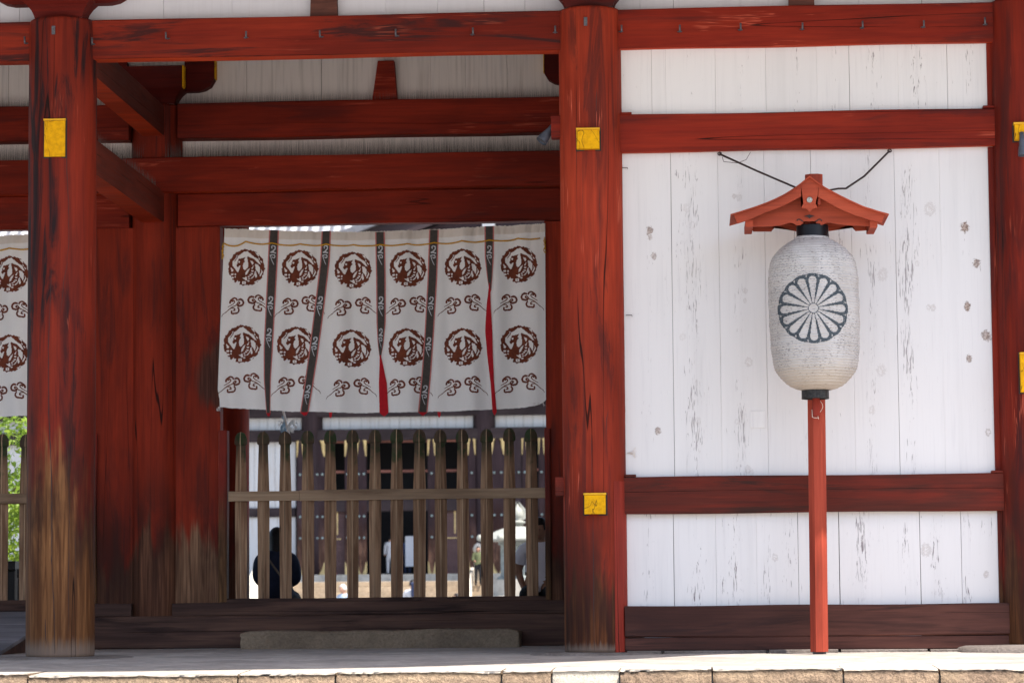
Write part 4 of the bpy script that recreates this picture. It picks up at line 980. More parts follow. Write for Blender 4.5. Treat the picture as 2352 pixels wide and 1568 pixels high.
# crest
N = 120; g_ = (np.arange(N)+.5)/N*2.2-1.1; X, Y = np.meshgrid(g_, g_); rr = np.hypot(X, Y); aa = np.arctan2(X, -Y)
da = (aa+math.pi/16) % (math.pi/8)-math.pi/16; ax_, pr2 = rr*np.cos(da), np.abs(rr*np.sin(da))
wl = ax_*math.tan(math.pi/16)-(.006+.042*np.clip((ax_-.14)/.66, 0, 1)); petal = ((ax_ < .80) & (ax_ > .15) & (pr2 < wl)) | (np.hypot(ax_-.80, pr2) < .112)
db = aa % (math.pi/8)-math.pi/16; bx, bp = rr*np.cos(db), np.abs(rr*np.sin(db))
outer = (rr < .965+.032*np.abs(np.cos(8*aa)))
hole = (bx > .895) & (bx < .945) & (bp < (bx-.885)*.55)
dark = outer & ~petal & ~hole & (rr > .128); 
Rc = 80.5*mpp/kz; ccz = PZ(1868, 708, PY-.33); ccx = P(1868, 708, PY-.33).x
def lmap(x, y, d):
    X_, z = ccx-lcx(ccz)+x*Rc, ccz-y*Rc; r = lrad(z)+d; ph = math.asin(max(-1, min(1, X_/r))); return (lcx(z)+r*math.sin(ph), PY-r*math.cos(ph), z)
stencil('petal_crest', body, lmap, X, Y, dark, 2.2/N, 'ink', .0012)
def ring(name, px0, px1, y0, y1, mats, par):
    r = (px1-px0)/2*(mpp/kz); a, b = PZ((px0+px1)/2, y1, PY), PZ((px0+px1)/2, y0, PY); cx = P((px0+px1)/2, (y0+y1)/2, PY).x
    return MB().lathe([(r*.93, a), (r, a), (r*1.01, a+.006), (r, a+.012), (r, b-.008), (r*.99, b), (r*.92, b), (r*.92, a)], cx, PY, 40, caps=False).build(name, mats, par)
ring('top_ring', 1829, 1903, 518, 547, 'lacquer', pl); ring('bottom_ring', 1841, 1904, 888, 916, 'lacq_worn', pl)
for sgn in (-1, 1):
    MB().tube([(lc.x-.01+sgn*(.128+.006*math.sin(t)), PY, PZ(1866, 530+t*9, PY)) for t in np.linspace(0, 3.1, 6)], .002, 4).build('wire_handle', 'black_iron', pl)

# ================================================================== floodlights, ramp, dark boxes
def floodlight(px, py, Y, label, right=False, r=.045):
    p = P(px, py, Y); t = thing('floodlight', label, 'lamp', tuple(p), 'floodlights on the columns')
    sg_ = -1 if not right else 1
    d = (Vector((sg_*.45, -.2, -.62)) if not right else Vector((.05, -.1, -1))).normalized(); u = d.cross(Vector((0, 1, 0))).normalized(); v = d.cross(u)
    pts = [p-d*.10, p-d*.03, p+d*.05, p+d*.09]; rr = [r*.45, r*.6, r, r*1.08]; vs = []
    for q, a in zip(pts, rr): vs += [q+(u*math.cos(k*.5236)+v*math.sin(k*.5236))*a for k in range(12)]
    fs = [(i*12+k, i*12+(k+1) % 12, i*12+12+(k+1) % 12, i*12+12+k) for i in range(3) for k in range(12)]+[tuple(range(11, -1, -1))]
    MB().add(vs, fs, 0, True).build('lamp_housing', 'lamp_grey', t)
    c = p+d*.075; MB().add([c+(u*math.cos(k*.5236)+v*math.sin(k*.5236))*r*.98 for k in range(12)], [tuple(range(12))]).build('lens', 'iron', t)
    MB().tube([p-d*.08, p-d*.1+Vector((-sg_*.05, .02, .02)), p+Vector((-sg_*.14, .05, .05))] if not right else [p-d*.08, p+Vector((0, .05, .12)), p+Vector((0, .12, .12))], .011, 6).build('arm', 'lamp_grey', t)
floodlight(1258, 306, .02, 'small grey floodlight tucked behind the bright red column')
floodlight(2349, 332, -.33, 'small grey floodlight below the yellow block of the dark column', True, .04)

# sloped boards laid over the left threshold
rampt = thing('ramp', 'grey boarded ramp laid over the threshold behind the worn column', 'ramp', (-6.2, 2.2, 0))
ra, rb_ = P(62, 1452, 3.4), 0
y0r, y1r = 1.25, YI-.34
xr0 = PX(0, 1497, y0r)
for i in range(9):
    ya, yb = y0r+(y1r-y0r)*i/9, y0r+(y1r-y0r)*(i+1)/9-.006; za, zb2 = .02+.34*i/9, .02+.34*(i+1)/9-.001
    xa = -8.2; xe = PX(0, 1497, 1.3)
    MB().add([(xa, ya, za-.03), (xe, ya, za-.03), (xe, yb, zb2-.03), (xa, yb, zb2-.03), (xa, ya, za), (xe, ya, za), (xe, yb, zb2), (xa, yb, zb2)], [(0, 3, 2, 1), (4, 5, 6, 7), (0, 1, 5, 4), (1, 2, 6, 5), (2, 3, 7, 6), (3, 0, 4, 7)]).build('ramp_board', 'ramp', rampt)
for xs in (-8.1, -6.4, PX(0, 1497, 1.3)-.06):
    MB().add([(xs-.03, y0r+.05, 0), (xs+.03, y0r+.05, 0), (xs+.03, y1r-.02, 0), (xs-.03, y1r-.02, 0), (xs-.03, y1r-.02, .325), (xs+.03, y1r-.02, .325)], [(0, 3, 4), (1, 5, 2), (0, 1, 2, 3), (2, 5, 4, 3), (0, 4, 5, 1)]).build('bearer', 'sill_in', rampt)
def crate(x0, x1, y0, y1, Y, label):
    a, b = P(x0, y1, Y), P(x1, y0, Y); t = thing('equipment_case', label, 'case', ((a.x+b.x)/2, Y+.2, 0), 'black cases behind the fence')
    MB().bar('X', a.x, b.x, Y, Y+.45, .0, b.z-.10, .012, 2, 0).build('case_body', 'black_iron', t)
    MB().bar('X', a.x-.005, b.x+.005, Y-.006, Y+.456, b.z-.095, b.z, .012, 2, 0).build('case_lid', 'black_iron', t)
    for xx in (a.x+.08, b.x-.12): MB().box(xx, xx+.04, Y-.014, Y-.0065, b.z-.13, b.z-.06).build('latch', 'iron', t)
    MB().tube([((a.x+b.x)/2-.08, Y, b.z-.2), ((a.x+b.x)/2-.08, Y-.03, b.z-.2), ((a.x+b.x)/2+.08, Y-.03, b.z-.2), ((a.x+b.x)/2+.08, Y, b.z-.2)], .008, 5).build('handle', 'iron', t)
crate(-120, 34, 1288, 1375, 6.4, 'tall black case standing behind the fence'); crate(40, 130, 1305, 1375, 6.2, 'low black case standing behind the fence')

# pole with paper streamers behind the fence
sp = P(660, 952, 12.9); st = thing('streamer_pole', 'thin pole with white and pale blue paper streamers behind the fence', 'streamer', (sp.x, 12.9, -1.0))
MB().tube([(sp.x, 12.9, -1.), (sp.x+.02, 12.9, sp.z-.25), (sp.x-.06, 12.9, sp.z+.08)], .014, 6).build('pole', 'hem', st)
blue = simple('pale_blue_paper', (.30, .42, .52), .8, .2, 20); M['bluepaper'] = blue; M['whitepaper'] = simple('white_paper', (.75, .73, .70), .8, .1, 20)
for k in range(9):
    q = Vector((sp.x+random.uniform(-.09, .11), 12.9+random.uniform(-.05, .05), sp.z-random.uniform(0, .12))); L = random.uniform(.06, .16) if k % 3 else .26; w_ = .016
    pts = [(q.x+.03*math.sin(t*2+k), q.y, q.z-L*t/4) for t in range(5)]
    vs = [(x+s_*w_, y, z) for x, y, z in pts for s_ in (-1, 1)]
    MB().add(vs, [(i*2, i*2+2, i*2+3, i*2+1) for i in range(4)]).build('streamer', 'bluepaper' if k % 3 == 0 else 'whitepaper', st)

# ================================================================== great hall far behind
HY = 100.
hall = thing('great_hall', 'huge dark timber temple hall with white panels and gold fitted doors across the courtyard', 'hall', (-12, HY, 1.5))
hx = lambda x, y=1100: PX(x, y, HY); hz = lambda y, x=900: PZ(x, y, HY)
ZF = 1.52
hp = MB(); hp.box(-60, 40, HY-3.2, HY+14, -1.05, 1.21); hp.box(-60, 40, HY-1.6, HY+14, 1.21, ZF); hp.build('podium', 'wstone', hall)
colx = [hx(717)-7.4*k for k in range(1, 6)][::-1]+[hx(717), hx(1114)]+[hx(1114)+7.4*k for k in range(1, 5)]
for x in colx: MB().lathe([(.50, ZF), (.47, 3), (.46, 8), (.44, 12.5)], x, HY, 20).build('column', 'purple', hall)
MB().box(-60, 40, HY+3.4, HY+3.6, ZF, 14).build('inside_shade_sheet', 'dark', hall)  # black sheet painted as the shade deep in the hall
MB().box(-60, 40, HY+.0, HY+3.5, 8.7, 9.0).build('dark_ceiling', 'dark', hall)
for z0, z1, y_ in ((hz(1012), hz(985), -.12), (hz(957), hz(925), -.15), (11.2, 12.2, -.2)):
    MB().bar('X', -60, 40, HY+y_-.25, HY+.3, z0, z1, .03, 4, 0).build('tie_beam', 'purple_x', hall)
def hall_planks(x0, x1, z0, z1, step=.42, y=.05):
    w_ = MB().box(x0, x1, HY+y+.07, HY+y+.12, z0, z1).build('panel', 'backing', hall); x = x0
    while x < x1-.05:
        e = min(x1, x+step*random.uniform(.8, 1.2)); MB().box(x+.008, e-.008, HY+y, HY+y+.06, z0, z1).build('plank', 'plank_hall', w_); x = e
bays = list(zip(colx[:-1], colx[1:]))
for a, b in bays: hall_planks(a+.45, b-.45, hz(985)-.02, hz(957)+.02)
# left bays: white wall panels with a rail
for i, (a, b) in enumerate(bays):
    mid = abs((a+b)/2-(hx(717)+hx(1114))/2) < 1
    if (a+b)/2 < hx(700):
        far = b < hx(560)
        b2 = b-.45 if far else hx(679)
        hall_planks(a+.45, b2, hz(1163), hz(1011), .45 if not far else 1.2); hall_planks(a+.45, b2, ZF, hz(1184), .45 if not far else 1.2)
        MB().bar('X', a+.4, b2, HY-.1, HY+.2, hz(1184), hz(1163), .02, 2, 0).build('wall_rail', 'purple_x', hall)
# doors of the middle bays
def leaf(x0, x1, y0=1005, y1=1318, mat='purple_d', studs=True, gold=True, dy=-.35):
    a, b = hx(x0), hx(x1); z0, z1 = hz(y1), hz(y0)
    o = MB().bar('Z', a, b, HY+dy, HY+dy+.12, z0, z1, .015, 2, 0).build('door_leaf', mat, hall); w_ = b-a; f = HY+dy-.012
    if gold:
        t = min(.28, w_*.45)
        for s_, e in ((1, a), (-1, b)):
            pl_ = [(e, z1), (e+s_*t, z1), (e+s_*t*.55, z1-.22), (e+s_*t*.45, z1-.5), (e+s_*t*.2, z1-.78), (e, z1-.8)]
            MB().prism(pl_ if s_ < 0 else pl_[::-1], f-.004, f+.01).build('gold_plate', 'gold', o)
            pl_ = [(e, z0), (e+s_*t, z0), (e+s_*t*.55, z0+.2), (e+s_*t*.2, z0+.5), (e, z0+.55)]
            MB().prism(pl_ if s_ > 0 else pl_[::-1], f-.004, f+.01).build('gold_plate', 'gold', o)
    if studs:
        n = max(1, int(w_/.22))
        for yy in (1088, 1185, 1234):
            for k in range(n):
                mb = MB(); mb.lathe([(.055, 0), (.05, .03), (.03, .05), (.004, .055)], 0, 0, 8); mb.v = [(a+w_*(k+.5)/n+x, f-z, hz(yy)+y) for x, y, z in mb.v]; mb.f = [q[::-1] for q in mb.f]; mb.build('stud', 'stud', o)
    return o
for x0, x1 in ((684, 700), (701, 749), (794, 818), (820, 844), (984, 1002), (1076, 1094), (1128, 1161), (1200, 1213), (1238, 1252)): leaf(x0, x1)
leaf(1098, 1109, mat='hall_red', studs=False, gold=False); leaf(1163, 1199, mat='purple', gold=False)
for a, b in ((749, 794), (844, 984), (1002, 1076), (1213, 1238)):
    for yy in (1010, 1079):
        MB().bar('X', hx(a), hx(b), HY-.2, HY-.05, hz(yy+6), hz(yy), .01, 2, 0).build('transom', 'hall_red', hall)
    MB().bar('X', hx(a), hx(b), HY-.3, HY, hz(1174), hz(1136), .02, 2, 0).build('door_lintel', 'purple_x', hall)
for a, b in ((749, 794), (1002, 1076)):
    o = MB().box(hx(a), hx(b), HY-.02, HY+.05, ZF, hz(1174)).build('lattice_door', 'purple_d', hall); n = int((b-a)/4)
    for k in range(n+1): MB().box(hx(a+(b-a)*k/n)-.03, hx(a+(b-a)*k/n)+.03, HY-.09, HY-.02, ZF, hz(1174)).build('lattice_bar', 'lattice', o)
    for yy in (1182, 1192, 1225, 1232, 1255, 1262, 1290, 1296): MB().box(hx(a), hx(b), HY-.10, HY-.092, hz(yy)-.03, hz(yy)+.03).build('lattice_bar', 'lattice', o)
    xc = hx(a+(b-a)*.58); MB().box(xc-.03, xc+.03, HY-.13, HY-.11, hz(1226), hz(1168)).build('gold_strip', 'gold', o)
    MB().box(hx(a+2), hx(b-10), HY-.129, HY-.109, hz(1237), hz(1235)).build('gold_strip', 'gold', o)
    MB().box(hx(a+8), hx(a+26), HY-.6, HY-.4, ZF, ZF+.09).build('red_tray', 'redlac', o)
MB().box(hx(926), hx(946), HY+.8, HY+.9, hz(1300), hz(1230)).build('notice_panel', 'paper_sign', hall)
# wall of the far right bays (hidden by the gate mostly)
for a, b in bays:
    if a > hx(1200): hall_planks(a+.45, b-.45, ZF, hz(1011), 1.2)
# tiled roof
ez, e0, r0 = 12.2, HY-6.0, HY+9.
MB().add([(-62, e0, ez-.35), (44, e0, ez-.35), (44, e0, ez), (-62, e0, ez), (-62, r0, ez+10), (44, r0, ez+10), (44, r0, ez+9.4), (-62, r0, ez+9.4)], [(0, 1, 2, 3), (3, 2, 5, 4), (0, 7, 6, 1)]).build('roof', 'tile_dark', hall)
mb = MB(); slope = 10/15.
pr_t = []
for i in range(16):
    t0, t1 = i/16, (i+1)/16
    for t, rr_ in ((t0, .20), (t1-.002, .155)): pr_t.append((t, rr_))
vs = []; nn = 8
for t, rr_ in pr_t:
    for k in range(nn):
        a = math.pi*k/(nn-1); vs.append((-rr_*math.cos(a), 15*t, 10*t+rr_*1.1*math.sin(a)))
mb.add(vs, [(i*nn+k, i*nn+k+1, (i+1)*nn+k+1, (i+1)*nn+k) for i in range(len(pr_t)-1) for k in range(nn-1)], 0, False)
tm = mb.mesh('tile_rib', 'tile'); x = -34.
while x < hx(1300):
    o = bpy.data.objects.new('tile_rib', tm); COL.objects.link(o); o.location = (x, e0, ez+.01); o.parent = hall; o.matrix_parent_inverse = Matrix.Translation(-hall.location); x += .47
# curved gable over the middle bay
kc = hx(1230, 520); kw = 8.2; pts = []
for k in range(33):
    t = k/16-1; pts.append((kc+kw*t, 14.6+2.6*math.cos(t*math.pi*.5)**1.3+.25*t*t))
low = [(x, z-.9) for x, z in pts]
MB().prism(low+pts[::-1], e0-1.2, e0-.9).build('gable_board', 'purple_x', hall)
MB().prism(low+[(kc+kw, 12), (kc-kw, 12)][::1], e0-.5, e0-.3).build('gable_wall', 'purple', hall)
top = [(x, z+.3) for x, z in pts]
MB().prism(pts+top[::-1], e0-1.5, e0+6).build('gable_roof', 'tile_dark', hall)
mb = MB(); 
for k in range(1, 5): MB().box(kc-kw+k*3.2, kc-kw+k*3.2+.5, e0-.9, e0-.5, 12.4, 15.6).build('gable_strut', 'asphalt_roof', hall)
# stairs
sts = thing('stone_stairs', 'broad pale stone stairs with white side ramps before the great hall', 'stairs', (-11, HY-5, -1))
sx0, sx1 = hx(668, 1350), hx(1192, 1350)
for k in range(10):
    z1 = 1.205-k*.222; y_ = HY-3.2-k*.36
    n = 5; xs = [sx0+(sx1-sx0)*(q+random.uniform(-.15, .15)*(0 < q < n))/n for q in range(n+1)]
    for q in range(n): MB().box(xs[q]+.006, xs[q+1]-.006, y_-.36, y_-.001, z1-.222, z1-random.random()*.006, ch=.012).build('step', 'stair', sts)
for x0, x1 in ((590, 664), (1084, 1114)):
    a, b = hx(x0, 1340), hx(x1, 1340); c = (a+b)/2
    t = .35
    vs = [(a+t, HY-3.4, 1.75), (b-t, HY-3.4, 1.75), (b, HY-7.2, .2), (a, HY-7.2, .2), (a+t, HY-3.4, -1), (b-t, HY-3.4, -1), (b, HY-7.2, -1), (a, HY-7.2, -1)]
    MB().add(vs, [(0, 3, 2, 1), (2, 3, 7, 6), (0, 4, 7, 3), (1, 2, 6, 5), (0, 1, 5, 4)]).build('side_ramp', 'wstone', sts)
    q = P(642 if x0 < 700 else 1098, 1300, HY-3)
    MB().lathe([(.17, 1.2), (.17, 2.15), (.20, 2.2), (.15, 2.25), (.13, 2.35), (.20, 2.42), (.21, 2.55), (.15, 2.68), (.01, 2.78)], q.x, HY-3., 14).build('newel_post', 'wstone', sts)

# bronze lantern
BY = 69.; bxc = PX(1190, 1300, BY); bl = thing('bronze_lantern', 'large octagonal verdigris bronze lantern on stone steps in the courtyard', 'lantern', (bxc, BY, -1))
bz = lambda y: PZ(1190, y, BY); bw = .0138
MB().lathe([(2.3, -1), (2.3, -.5), (1.9, -.5), (1.9, 0.05), (1.45, .05), (1.45, .55), (.85, .55), (.85, bz(1330))], bxc, BY, 8, smooth=False, a0=R(22.5)).build('base', 'wstone', bl)
MB().lathe([(.62, bz(1345)), (.70, bz(1335)), (.70, bz(1325)), (.585, bz(1322)), (.585, bz(1252)), (.66, bz(1250)), (.66, bz(1244))], bxc, BY, 8, smooth=False, a0=R(22.5)).build('fire_box', 'bronze', bl)
rz = [(1.25, bz(1242)), (1.27, bz(1238)), (1.0, bz(1228)), (.7, bz(1218)), (.40, bz(1211)), (.16, bz(1208)), (.10, bz(1204))]
MB().lathe(rz, bxc, BY, 8, smooth=False, a0=R(22.5)).build('roof', 'bronze_sunlit', bl)
for k in range(8):
    a = R(22.5)+k*math.pi/4; q = (bxc+1.27*math.cos(a), BY+1.27*math.sin(a), bz(1238)); mb = MB(); mb.lathe([(.02, -.06), (.09, -.02), (.11, .05), (.07, .13), (.01, .15)], 0, 0, 8); mb.v = [(x+q[0], y+q[1], z+q[2]) for x, y, z in mb.v]; mb.build('roof_scroll', 'bronze_sunlit', bl)
MB().lathe([(.10, bz(1210)), (.20, bz(1202)), (.26, bz(1199)), (.20, bz(1196)), (.10, bz(1194)), (.17, bz(1188)), (.20, bz(1180)), (.15, bz(1170)), (.06, bz(1162)), (.01, bz(1155))], bxc, BY, 12).build('finial_jewel', 'bronze_sunlit', bl)
for s_ in (-1, 1):
    MB().prism([(bxc+s_*.10, bz(1196)), (bxc+s_*.28, bz(1190)), (bxc+s_*.31, bz(1180)), (bxc+s_*.24, bz(1168)), (bxc+s_*.02, bz(1150)), (bxc+s_*.17, bz(1176))][::-s_], BY-.03, BY+.03).build('finial_flame', 'bronze_sunlit', bl)

# tree behind the left opening
def tree(cx, cy, gz, h, cr, label, nleaf, seed):
    rr = random.Random(seed); t = thing('garden_tree', label, 'tree', (cx, cy, gz))
    mb = MB(); mb.tube([(cx, cy, gz), (cx+.05, cy, gz+h*.2), (cx-.04, cy, gz+h*.45), (cx+.02, cy, gz+h*.8)], [.13, .11, .08, .03], 8)
    tips = []
    for k in range(14):
        z = gz+h*rr.uniform(.2, .75); a = rr.uniform(0, 6.28); L = cr*rr.uniform(.5, .95); e = (cx+L*math.cos(a), cy+L*math.sin(a), z+h*rr.uniform(.05, .22))
        mb.tube([(cx, cy, z), ((cx+e[0])/2, (cy+e[1])/2, z+h*.07), e], [.04, .03, .012], 5); tips.append(e)
    mb.build('trunk', 'trunk', t)
    vs, fs = [], []; cl = [(cx+rr.gauss(0, .5)*cr, cy+rr.gauss(0, .5)*cr, gz+h*(.12+.85*rr.random()), rr.uniform(.22, .42)) for _ in range(90)]+[(*e, .4) for e in tips]
    for _ in range(nleaf):
        c = rr.choice(cl); d = Vector((rr.gauss(0, 1), rr.gauss(0, 1), rr.gauss(0, .8))).normalized()*c[3]*rr.random()**.4; p = Vector(c[:3])+d
        n = Vector((rr.gauss(0, 1), rr.gauss(0, 1), rr.gauss(.6, .8))).normalized(); u = n.orthogonal().normalized(); u.rotate(Matrix.Rotation(rr.uniform(0, 6.28), 3, n)); v = n.cross(u); s_ = rr.uniform(.035, .065)
        o = len(vs); vs += [p-u*s_, p+v*s_*.45, p+u*s_*1.1, p-v*s_*.45]; fs.append((o, o+1, o+2, o+3))
    MB().add(vs, fs).build('crown', 'leaf', t)
tree(-9.9, 20, -1, 4.3, 1.35, 'leafy bright green tree behind the left curtain', 16000, 5)
tree(-12.2, 24, -1, 4.6, 1.5, 'leafy green tree standing left behind another tree', 7000, 6)

# ================================================================== people
def skin_mesh(name, V, E, root, sub=2):
    me = bpy.data.meshes.new(name); names = list(V); me.from_pydata([V[k][0] for k in names], [(names.index(a), names.index(b)) for a, b in E for _ in (0,)], [])
    o = bpy.data.objects.new(name, me); COL.objects.link(o)
    o.modifiers.new('s', 'SKIN'); sv = me.skin_vertices[0].data
    for i, k in enumerate(names):
        r = V[k][1]; sv[i].radius = r if isinstance(r, tuple) else (r, r); sv[i].use_root = (k == root)
    m = o.modifiers.new('u', 'SUBSURF'); m.levels = sub; m.render_levels = sub
    dg = bpy.context.evaluated_depsgraph_get(); dg.update(); nm = bpy.data.meshes.new_from_object(o.evaluated_get(dg)); bpy.data.objects.remove(o)
    for p in nm.polygons: p.use_smooth = True
    return nm
def shell(body, name, test, off, mat, parent, hang=0.):
    me = body.data; keep = [p for p in me.polygons if test(p.center)]
    if not keep: return
    idx = {}; mb = MB()
    for p in keep:
        f = []
        for i in p.vertices:
            if i not in idx:
                idx[i] = len(mb.v); v = me.vertices[i]; mb.v.append(tuple(v.co+v.normal*off))
            f.append(idx[i])
        mb.f.append(tuple(f)); mb.mi.append(0); mb.sm.append(True)
    return mb.build(name, mat, parent)
def flat(name, c, rough=.8, var=.25): M[name] = simple(name, c, rough, var, 14, 0, .001, .15); return name
flat('skin', (.42, .24, .165), .55, .12); flat('skin_shade', (.30, .16, .105), .55, .12); flat('hair_black', (.012, .010, .010), .45, .3); flat('hair_grey', (.42, .40, .38), .6, .2)
flat('navy', (.020, .026, .055)); flat('black_cloth', (.012, .012, .014)); flat('white_shirt', (.66, .64, .70), .85, .06); flat('light_blue', (.42, .50, .60)); flat('olive', (.10, .11, .055)); flat('blue_cloth', (.03, .05, .12)); flat('grey_trouser', (.07, .08, .10)); flat('strap', (.16, .13, .11)); flat('offwhite', (.55, .54, .55))

def head(parent, c, s, face, hairm, long=False, skinm='skin'):
    "head with face features on an ovoid; face = unit vector in XY; c = centre, s = height"
    f = Vector((face[0], face[1], face[2] if len(face) > 2 else 0)).normalized(); r_ = Vector((f.y, -f.x, 0)).normalized(); u = r_.cross(f); u = u if u.z > 0 else -u
    mb = MB(); n, m = 18, 14; vs = []
    for i in range(m+1):
        t = math.pi*i/m; z = math.cos(t); w_ = math.sin(t)
        for k in range(n):
            a = 2*math.pi*k/n; X_, Y_ = math.cos(a)*w_, math.sin(a)*w_
            jaw = 1-.22*max(0, -z-.1); x = X_*.36*jaw; y = Y_*.44*(1-.10*max(0, -z-.2)); zz = z*.5
            if Y_ > .75 and -.25 < z < .05: y += .05*(1-abs(z+.12)/.2) if abs(X_) < .25 else 0        # nose
            if Y_ > .6 and .02 < z < .22 and .15 < abs(X_) < .6: y -= .03                               # eye sockets
            vs.append(c+(r_*x+f*y+u*zz)*s)
    fs = [(i*n+k, (i+1)*n+k, (i+1)*n+(k+1) % n, i*n+(k+1) % n) for i in range(m) for k in range(n)]
    hd = mb.add(vs, fs, 0, True).build('head', skinm, parent)
    for sg_ in (-1, 1):
        e = c+(r_*(.145*sg_)+f*.395+u*.04)*s; e2 = MB(); e2.lathe([(.001, -.028*s), (.022*s, -.015*s), (.028*s, 0), (.022*s, .015*s), (.001, .028*s)], 0, 0, 8); e2.v = [(e.x+x, e.y+y, e.z+z*.6) for x, y, z in e2.v]; e2.build('eye', 'hair_black', hd)
        q = c+(r_*(.37*sg_)+f*-.02+u*-.02)*s; e3 = MB(); e3.lathe([(.004*s, -.09*s), (.03*s, -.06*s), (.045*s, .02*s), (.03*s, .08*s), (.004*s, .095*s)], 0, 0, 8); e3.v = [(q.x+x, q.y+y, q.z+z) for x, y, z in e3.v]; e3.build('ear', skinm, hd)
    mo = [c+(r_*(t*.11)+f*(.40-.03*abs(t))+u*-.27)*s for t in np.linspace(-1, 1, 5)]; MB().tube(mo, .011*s, 5).build('mouth', 'redlac', hd)
    # hair cap
    vs = []; idx = {}; fs2 = []
    for i in range(m+1):
        t = math.pi*i/m; z = math.cos(t); w_ = math.sin(t)
        for k in range(n):
            a = 2*math.pi*k/n; X_, Y_ = math.cos(a)*w_, math.sin(a)*w_
            zz = z*.54 if z > -.3 or not long else z*.54-(.55*(-z-.3)); k2 = 1.10 if z > -.3 or not long else 1.12
            ww = 1 if not long else (1 if z > 0 else 1/max(.35, w_)*.95 if z > -.92 else 1.2)
            vs.append(c+(r_*X_*.36*1.10*(ww if long else 1)+f*(Y_*.44*1.09*(ww if long else 1)-.015)+u*zz)*s)
    for i in range(m):
        for k in range(n):
            t = math.pi*(i+.5)/m; z = math.cos(t); yy = math.sin(2*math.pi*(k+.5)/n)
            if (z > .42) or (yy < .35 and z > (-.30 if not long else -1)) or (yy < .55 and z > .1): fs2.append((i*n+k, (i+1)*n+k, (i+1)*n+(k+1) % n, i*n+(k+1) % n))
    MB().add(vs, fs2, 0, True).build('hair', hairm, parent)
    return hd
def hand_bones(V, E, w_, name, d, up, side):
    "palm and five fingers growing from wrist w_ along d"
    d = Vector(d).normalized(); side = Vector(side).normalized(); b = Vector(w_)
    V[name+'p'] = (b+d*.07, (.036, .017)); E.append((name, name+'p'))
    for i, (o, L) in enumerate(((-.03, .062), (-.01, .075), (.01, .070), (.029, .055))):
        k1, k2 = f'{name}f{i}a', f'{name}f{i}b'; curl = Vector(up)*-.018
        V[k1] = (b+d*(.085+L*.45)+side*o, .0085); V[k2] = (b+d*(.085+L)+side*o+curl, .0072); E += [(name+'p', k1), (k1, k2)]
    V[name+'t1'] = (b+d*.055+side*-.045, .0105); V[name+'t2'] = (b+d*.09+side*-.058, .0085); E += [(name+'p', name+'t1'), (name+'t1', name+'t2')]

